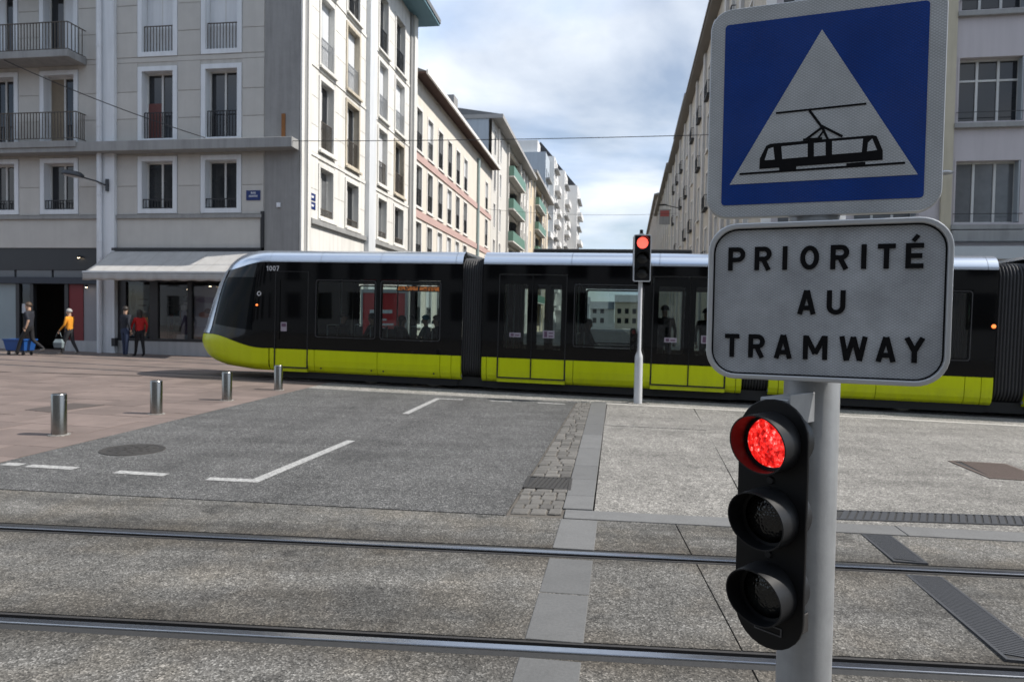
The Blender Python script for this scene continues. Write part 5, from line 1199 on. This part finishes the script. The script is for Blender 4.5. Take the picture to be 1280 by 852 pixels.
shutg = mat('shutter_grey', (.33,.36,.38), .6, var=.1)
for a, b in RW:
    for j, (c, d) in enumerate(RR):
        w = window(front, a, b, c, d, Rb, creamq if j > 5 else lilac, .05, .30, 'dark' if j != 0 else 'curtain', 3, None, sill=False, transom=c + 1.35 if j else None, proud=.01)
        MB(front).box(a - .08, b + .08, .011, .14, c - .16, c - .02).obj('sill', cornice_m, w)
        mb = MB(front); mb.tube([(a - .02, .06, c + .32), (b + .02, .06, c + .32)], .012, 6); mb.obj('guard_bar', rail_d, w)
        ubox('folded_shutter', shutg, w, b - .10, b - .06, -.0, .27, c + .08, d - .06)
MB(front).box(5.28, 5.58, .001, .09, -.3, 17.3).obj('quoin_strip', creamq, Rb); MB(front).box(-.02, .28, .001, .08, -.3, 17.3).obj('quoin_strip', whitetrim, Rb)
for a, b in ((.285, 5.275), (5.585, 15.5)): MB(front).box(a, b, .001, .22, 4.28, 4.62).obj('string_course', cornice_m, Rb, bevel=.02)
MB(front).box(.3, 15.5, .221 - .2, .55, 3.72, 4.10).obj('shop_canopy', mat('canopy_pale', (.45,.48,.50), .6), Rb)
MB(front).box(.6, 15, -.30, -.26, .6, 3.3).obj('shop_pane', pane_d, Rb)
RS_ = [3.0, 7.4, 11.8, 16.3, 20.9, 25.6, 30.4, 35.3, 40.2, 44.9]; RZ = [(4.9, 7.0), (8.0, 10.1), (11.2, 13.3), (14.2, 16.0)]
wall_holes(MB(sideL), .0, 50.5, -.3, 17.3, [(c - .6, c + .6, a, b) for c in RS_ for a, b in RZ], .3).obj('side_wall', beige, Rb)
for c in RS_:
    for a, b in RZ:
        w = window(sideL, c - .6, c + .6, a, b, Rb, whitetrim, .07, .28, random.choice(('dark', 'curtain', 'dark')), 2, None, sill=True, proud=.03)
    for j, (a, b) in enumerate(RZ):
        if (j + int(c)) % 3: 
            bl = MB(sideL).box(c - .7, c + .7, .02, .22, a - .10, a - .02).obj('balconette', rail_d, Rb); railing(sideL, c - .7, c + .7, .20, a - .019, a + .70, bl, rail_d, .12, .012)
            mb = MB(sideL)
            for uu in (c - .7, c + .68): mb.box(uu, uu + .02, .03, .18, a + .67, a + .70); mb.box(uu, uu + .02, .03, .18, a - .019, a + .02); mb.box(uu, uu + .02, .10, .12, a + .021, a + .669)
            tag(mb.obj('end_railing', rail_d, bl), kind='stuff')
    MB(sideL).box(c + 1.6, c + 2.1, .001, .14, -.3, 17.2).obj('pilaster', mat('pilaster_grey', (.52,.51,.50), .85), Rb)
MB().box(-.5, 15.6, -.5, 50.6, 17.3, 17.42).obj('eave', darkroof, Rb); MB().box(-.58, 15.6, -.58, 50.65, 17.42, 17.55).obj('gutter', darkroof, Rb)
MB(sideL).prism([(.5, 17.551), (-7, 19.3), (-15, 17.551)], -.8, 50.5, 0).obj('roof', slate, Rb)
MB().box(.36, 15.4, 50.0, 50.4, -.3, 17.3).obj('party_wall', beige, Rb); MB().box(15.1, 15.45, .36, 50.0, -.3, 17.3).obj('rear_wall', beige, Rb)
Rc = rootR('rooftop_block', 'pale taller block rising above the right-hand eave')
MB().box(.6, 12, 35.6, 50, 17.7, 20.7).obj('wall', offw, Rc); MB().box(.1, 12.3, 36.2, 50.3, 20.7, 20.9).obj('eave', darkroof, Rc)
for u in (38, 41, 44, 47): MB(sideL).box(u, u + 1.1, -.601, -.57, 18.6, 20.2).obj('window', pane_d, Rc)
def rblock(name, label, u0, u1, H, m, n):
    b = rootR(name, label); cs = [u0 + (u1 - u0) * (i + .5) / n for i in range(n)]; fl = [H - 3.2 * k for k in range(1, 5)]
    wall_holes(MB(sideL), u0, u1, -.3, H, [(c - .6, c + .6, z + .6, z + 2.5) for c in cs for z in fl], .3).obj('side_wall', m, b)
    for c in cs:
        for z in fl: window(sideL, c - .6, c + .6, z + .6, z + 2.5, b, whitetrim, .08, .28, 'dark', 1, None, sill=False, proud=.02)
        MB(sideL).box(c + (u1-u0)/n/2 - .3, c + (u1-u0)/n/2 - .02, .001, .12, -.3, H - .02).obj('pilaster', MATS['pilaster_grey'], b)
    MB().box(-.55, 14, u0, u1, H, H + .22).obj('eave', darkroof, b); MB(sideL).prism([(.5, H + .221), (-6, H + 1.7), (-14, H + .221)], u0, u1, 0).obj('roof', slate, b)
    MB().box(.31, 14, u0, u0 + .3, -.3, H).obj('gable_wall', m, b); MB().box(13.7, 14, u0 + .3, u1, -.3, H).obj('rear_wall', m, b)
    return b
rblock('terraced_house', 'second beige house along the right side of the street', 50.7, 86, 18.2, mat('beige_two', (.43,.39,.33), .85, streak=.1), 8)
rblock('terraced_house', 'farthest beige house along the right side of the street', 86.1, 152, 21.5, mat('beige_three', (.40,.34,.28), .85, streak=.1), 13)
# hanging shop sign and lantern on the right
bpy.context.view_layer.update()
o = empty('hanging_sign', Rb.matrix_world @ Vector((-.7, 47, 12.2)), (0, 0, -AR)); o.scale = (.8, .8, .75); MB().box(-.75, .55, -.06, .06, -1.0, 1.0).obj('sign_box', cornice_m, o); MB().box(-.65, .45, -.068, -.061, .05, .85).obj('red_field', mat('shop_sign_red', (.34,.08,.07), .5), o); MB().tube([(.55, 0, .9), (.7, 0, .9)], .04, 6).obj('bracket', rail_d, o)
tag(o, 'small red and white sign hanging from the right-hand facade', 'sign')
o = empty('wall_lantern', Rb.matrix_world @ Vector((0, 38, 11.6)), (0, 0, -AR)); MB().tube([(0, 0, 0), (-1.1, 0, .25)], .04, 6).obj('arm', rail_d, o); MB().lathe([(0, .1), (.3, .06), (.42, 0), (0, -.05)], 16, (-1.4, 0, .28)).obj('lamp_head', rail_d, o, smooth='all'); tag(o, 'dark street lamp on an arm from the right-hand facade', 'street lamp')
o = empty('wall_lantern', Rb.matrix_world @ Vector((5.1, 0, 6.2)), (0, 0, -AR)); MB().tube([(0, 0, .02), (-.02, -.55, .05)], .03, 6).obj('arm', lampm, o); MB().lathe([(0, .08), (.15, .06), (.24, 0), (.2, -.03), (0, -.05)], 18, (-.02, -.75, .06)).obj('lamp_head', MATS['sign_aluminium'], o, smooth='all'); tag(o, 'grey street lamp peeking out right of the blue sign', 'street lamp')

# ---- block behind the camera, seen only mirrored in the tram and the sign
G = empty('mirrored_block', (-14, -17, 0), (0, 0, R(176))); tag(G, 'pale block with rows of windows mirrored in the tram glass', 'building')
gh = [(-39 + 3.1*i, -37.4 + 3.1*i, 1.5 + 3.2*j, 3.7 + 3.2*j) for i in range(25) for j in range(5)]
wall_holes(MB(front), -40, 40, -.5, 17.5, gh, .3).obj('front_wall', offw, G); MB().box(-40, 40, .32, .36, -.5, 17.4).obj('window_band', pane_d, G); MB().box(-40.4, 40.4, -.7, 9, 17.5, 17.9).obj('roof', roofm, G)

# ------------------------------------------------------------------ wires
def wire(p0, p1, sag, label, r=.012):
    p0, p1 = Vector(p0), Vector(p1); pts = [p0.lerp(p1, i / 16) - Vector((0, 0, sag * 4 * (i/16) * (1 - i/16))) for i in range(17)]
    return tag(MB().tube(pts, r, 6).obj('span_wire', rail_d, smooth='all'), label, 'wire', 'span wires')
wa = A.matrix_world @ Vector((-.1, -.5, 7.75)); wr = Rb.matrix_world @ Vector((5.4, -.02, 7.85))
wire(wa, wr, .12, 'thin span wire stretched across the street from the left ledge to the right building')
wire(A.matrix_world @ Vector((-14.0, -.95, 12.2)), A.matrix_world @ Vector((-3.3, -.56, 7.92)), .25, 'dark wire sloping down across the shaded facade', .016)
wire(Rb.matrix_world @ Vector((-.05, 37, 11.0)), OAW if False else A.matrix_world @ Vector((.05, 36, 11.3)), .3, 'faint wire across the far street between the houses', .012)

# ------------------------------------------------------------------ pedestrians
walk = dict(ll=(.20, .52, .34, .09), rl=(-.02, .50, -.34, .14), la=(-.12, 1.18, -.05, .95), ra=(.12, 1.18, .25, .98))
p1 = (-16.1, 22.75); person('man in dark clothes walking past with a blue cart at the left edge', (*p1, gz(p1[0])), R(185), 1.76, dict(walk, bare=True, rl=(-.05, .52, -.42, .22)), navy, blackc, shoe_w, hair_brown)
p2 = (-15.4, 23.75); person('grey-haired person in an amber jacket carrying a pale bag', (*p2, gz(p2[0])), R(180), 1.58, dict(walk, ll=(.14, .5, .24, .08), rl=(-.06, .5, -.26, .10), la=(.04, 1.15, .22, .95)), amber, charcoal, shoe_w, hair_grey)
p3 = (-13.35, 23.55); person('person in navy and jeans standing with back turned by the shop window', (*p3, gz(p3[0])), R(75), 1.72, dict(la=(.05, 1.17, .2, 1.0)), navy, denim, shoe_w, hair_dark)
p4 = (-13.02, 23.85); person('long-haired woman in a red top beside the person in navy', (*p4, gz(p4[0])), R(150), 1.62, dict(ll=(.05, .5, .1, .08), rl=(-.05, .5, -.12, .08)), redc, blackc, shoe_b, hair_dark, 'long')
bag = empty('shopping_bag', (p2[0] - .235, p2[1] - .215, gz(p2[0]) + .25)); bagm = mat('bag_pale', (.18,.22,.235), .6, var=.3, vs=12)
mb = MB(); mb.add([(-.17,-.07,0),(.17,-.07,0),(.17,.07,0),(-.17,.07,0),(-.19,-.09,.22),(.19,-.09,.22),(.19,.09,.22),(-.19,.09,.22),(-.13,-.03,.37),(.13,-.03,.37),(.13,.03,.37),(-.13,.03,.37)], [(0,1,2,3)] + [(i, (i+1)%4, (i+1)%4+4, i+4) for i in range(4)] + [(i+4, (i+1)%4+4, (i+1)%4+8, i+8) for i in range(4)]); mb.obj('sack', bagm, bag).scale = (.8, .8, .8)
MB().tube([(-.1, 0, .36), (-.05, 0, .52), (.05, 0, .52), (.1, 0, .36)], .01, 6).obj('handle', bagm, bag, smooth='all'); tag(bag, 'pale shopping bag hanging from the hand of the amber-jacketed person', 'bag')
cart = empty('delivery_cart', (-16.55, 22.95, gz(-16.5)), (0, 0, R(-8)), ) ; bluep = mat('cart_blue', (.010,.07,.26), .45, var=.1)
mb = MB(); mb.add([(-.40,-.24,.18),(.40,-.24,.18),(.40,.24,.18),(-.40,.24,.18),(-.47,-.30,.56),(.47,-.30,.56),(.47,.30,.56),(-.47,.30,.56)], [(0,1,2,3)] + [(i, (i+1)%4, (i+1)%4+4, i+4) for i in range(4)]); mb.obj('tub', bluep, cart)
mb = MB(); ring(mb, [(-.5, -.33), (.5, -.33), (.5, .33), (-.5, .33)], [(-.44, -.27), (.44, -.27), (.44, .27), (-.44, .27)], .55, .60); mb.v = [(x, z, y) for x, y, z in mb.v]; mb.obj('rim', bluep, cart, bevel=.01); cart.scale = (.85, .85, .9)
MB().box(-.38, .38, -.22, .22, .14, .18).obj('chassis', rail_d, cart)
for x in (-.32, .32):
    for y in (-.19, .19): MB().lathe([(0, -.02), (.06, -.02), (.075, -.012), (.075, .012), (.06, .02), (0, .02)], 14, (x, y, .075), (0, 1, 0)).obj('wheel', shopfr, cart, smooth=40); 
tag(cart, 'blue plastic tub cart on small wheels beside the walking man', 'cart')
# red advertising board behind the tram, seen through its windows
rb = empty('advert_board', (-4.35, 23.2, .15), (0, 0, R(-10))); redb = mat('advert_red', (.50,.03,.035), .5)
MB().box(-.75, .75, -.05, .05, .45, 2.35).obj('board', redb, rb, bevel=.01); MB().box(-.82, .82, -.07, .07, 2.351, 2.47).obj('top_rail', alu, rb); MB().box(-.82, -.751, -.07, .07, .1, 2.35).obj('upright', alu, rb); MB().box(.751, .82, -.07, .07, .1, 2.35).obj('upright', alu, rb)
for z, a, b in ((1.66, -.5, .3), (1.42, -.5, .1), (1.26, -.5, .35), (1.12, -.5, .05)): MB().box(a, b, -.056, -.051, z, z + (.12 if z > 1.6 else .06)).obj('print_line', plw, rb)
tag(rb, 'red advertising board behind the tram, glimpsed through its second window', 'advert')
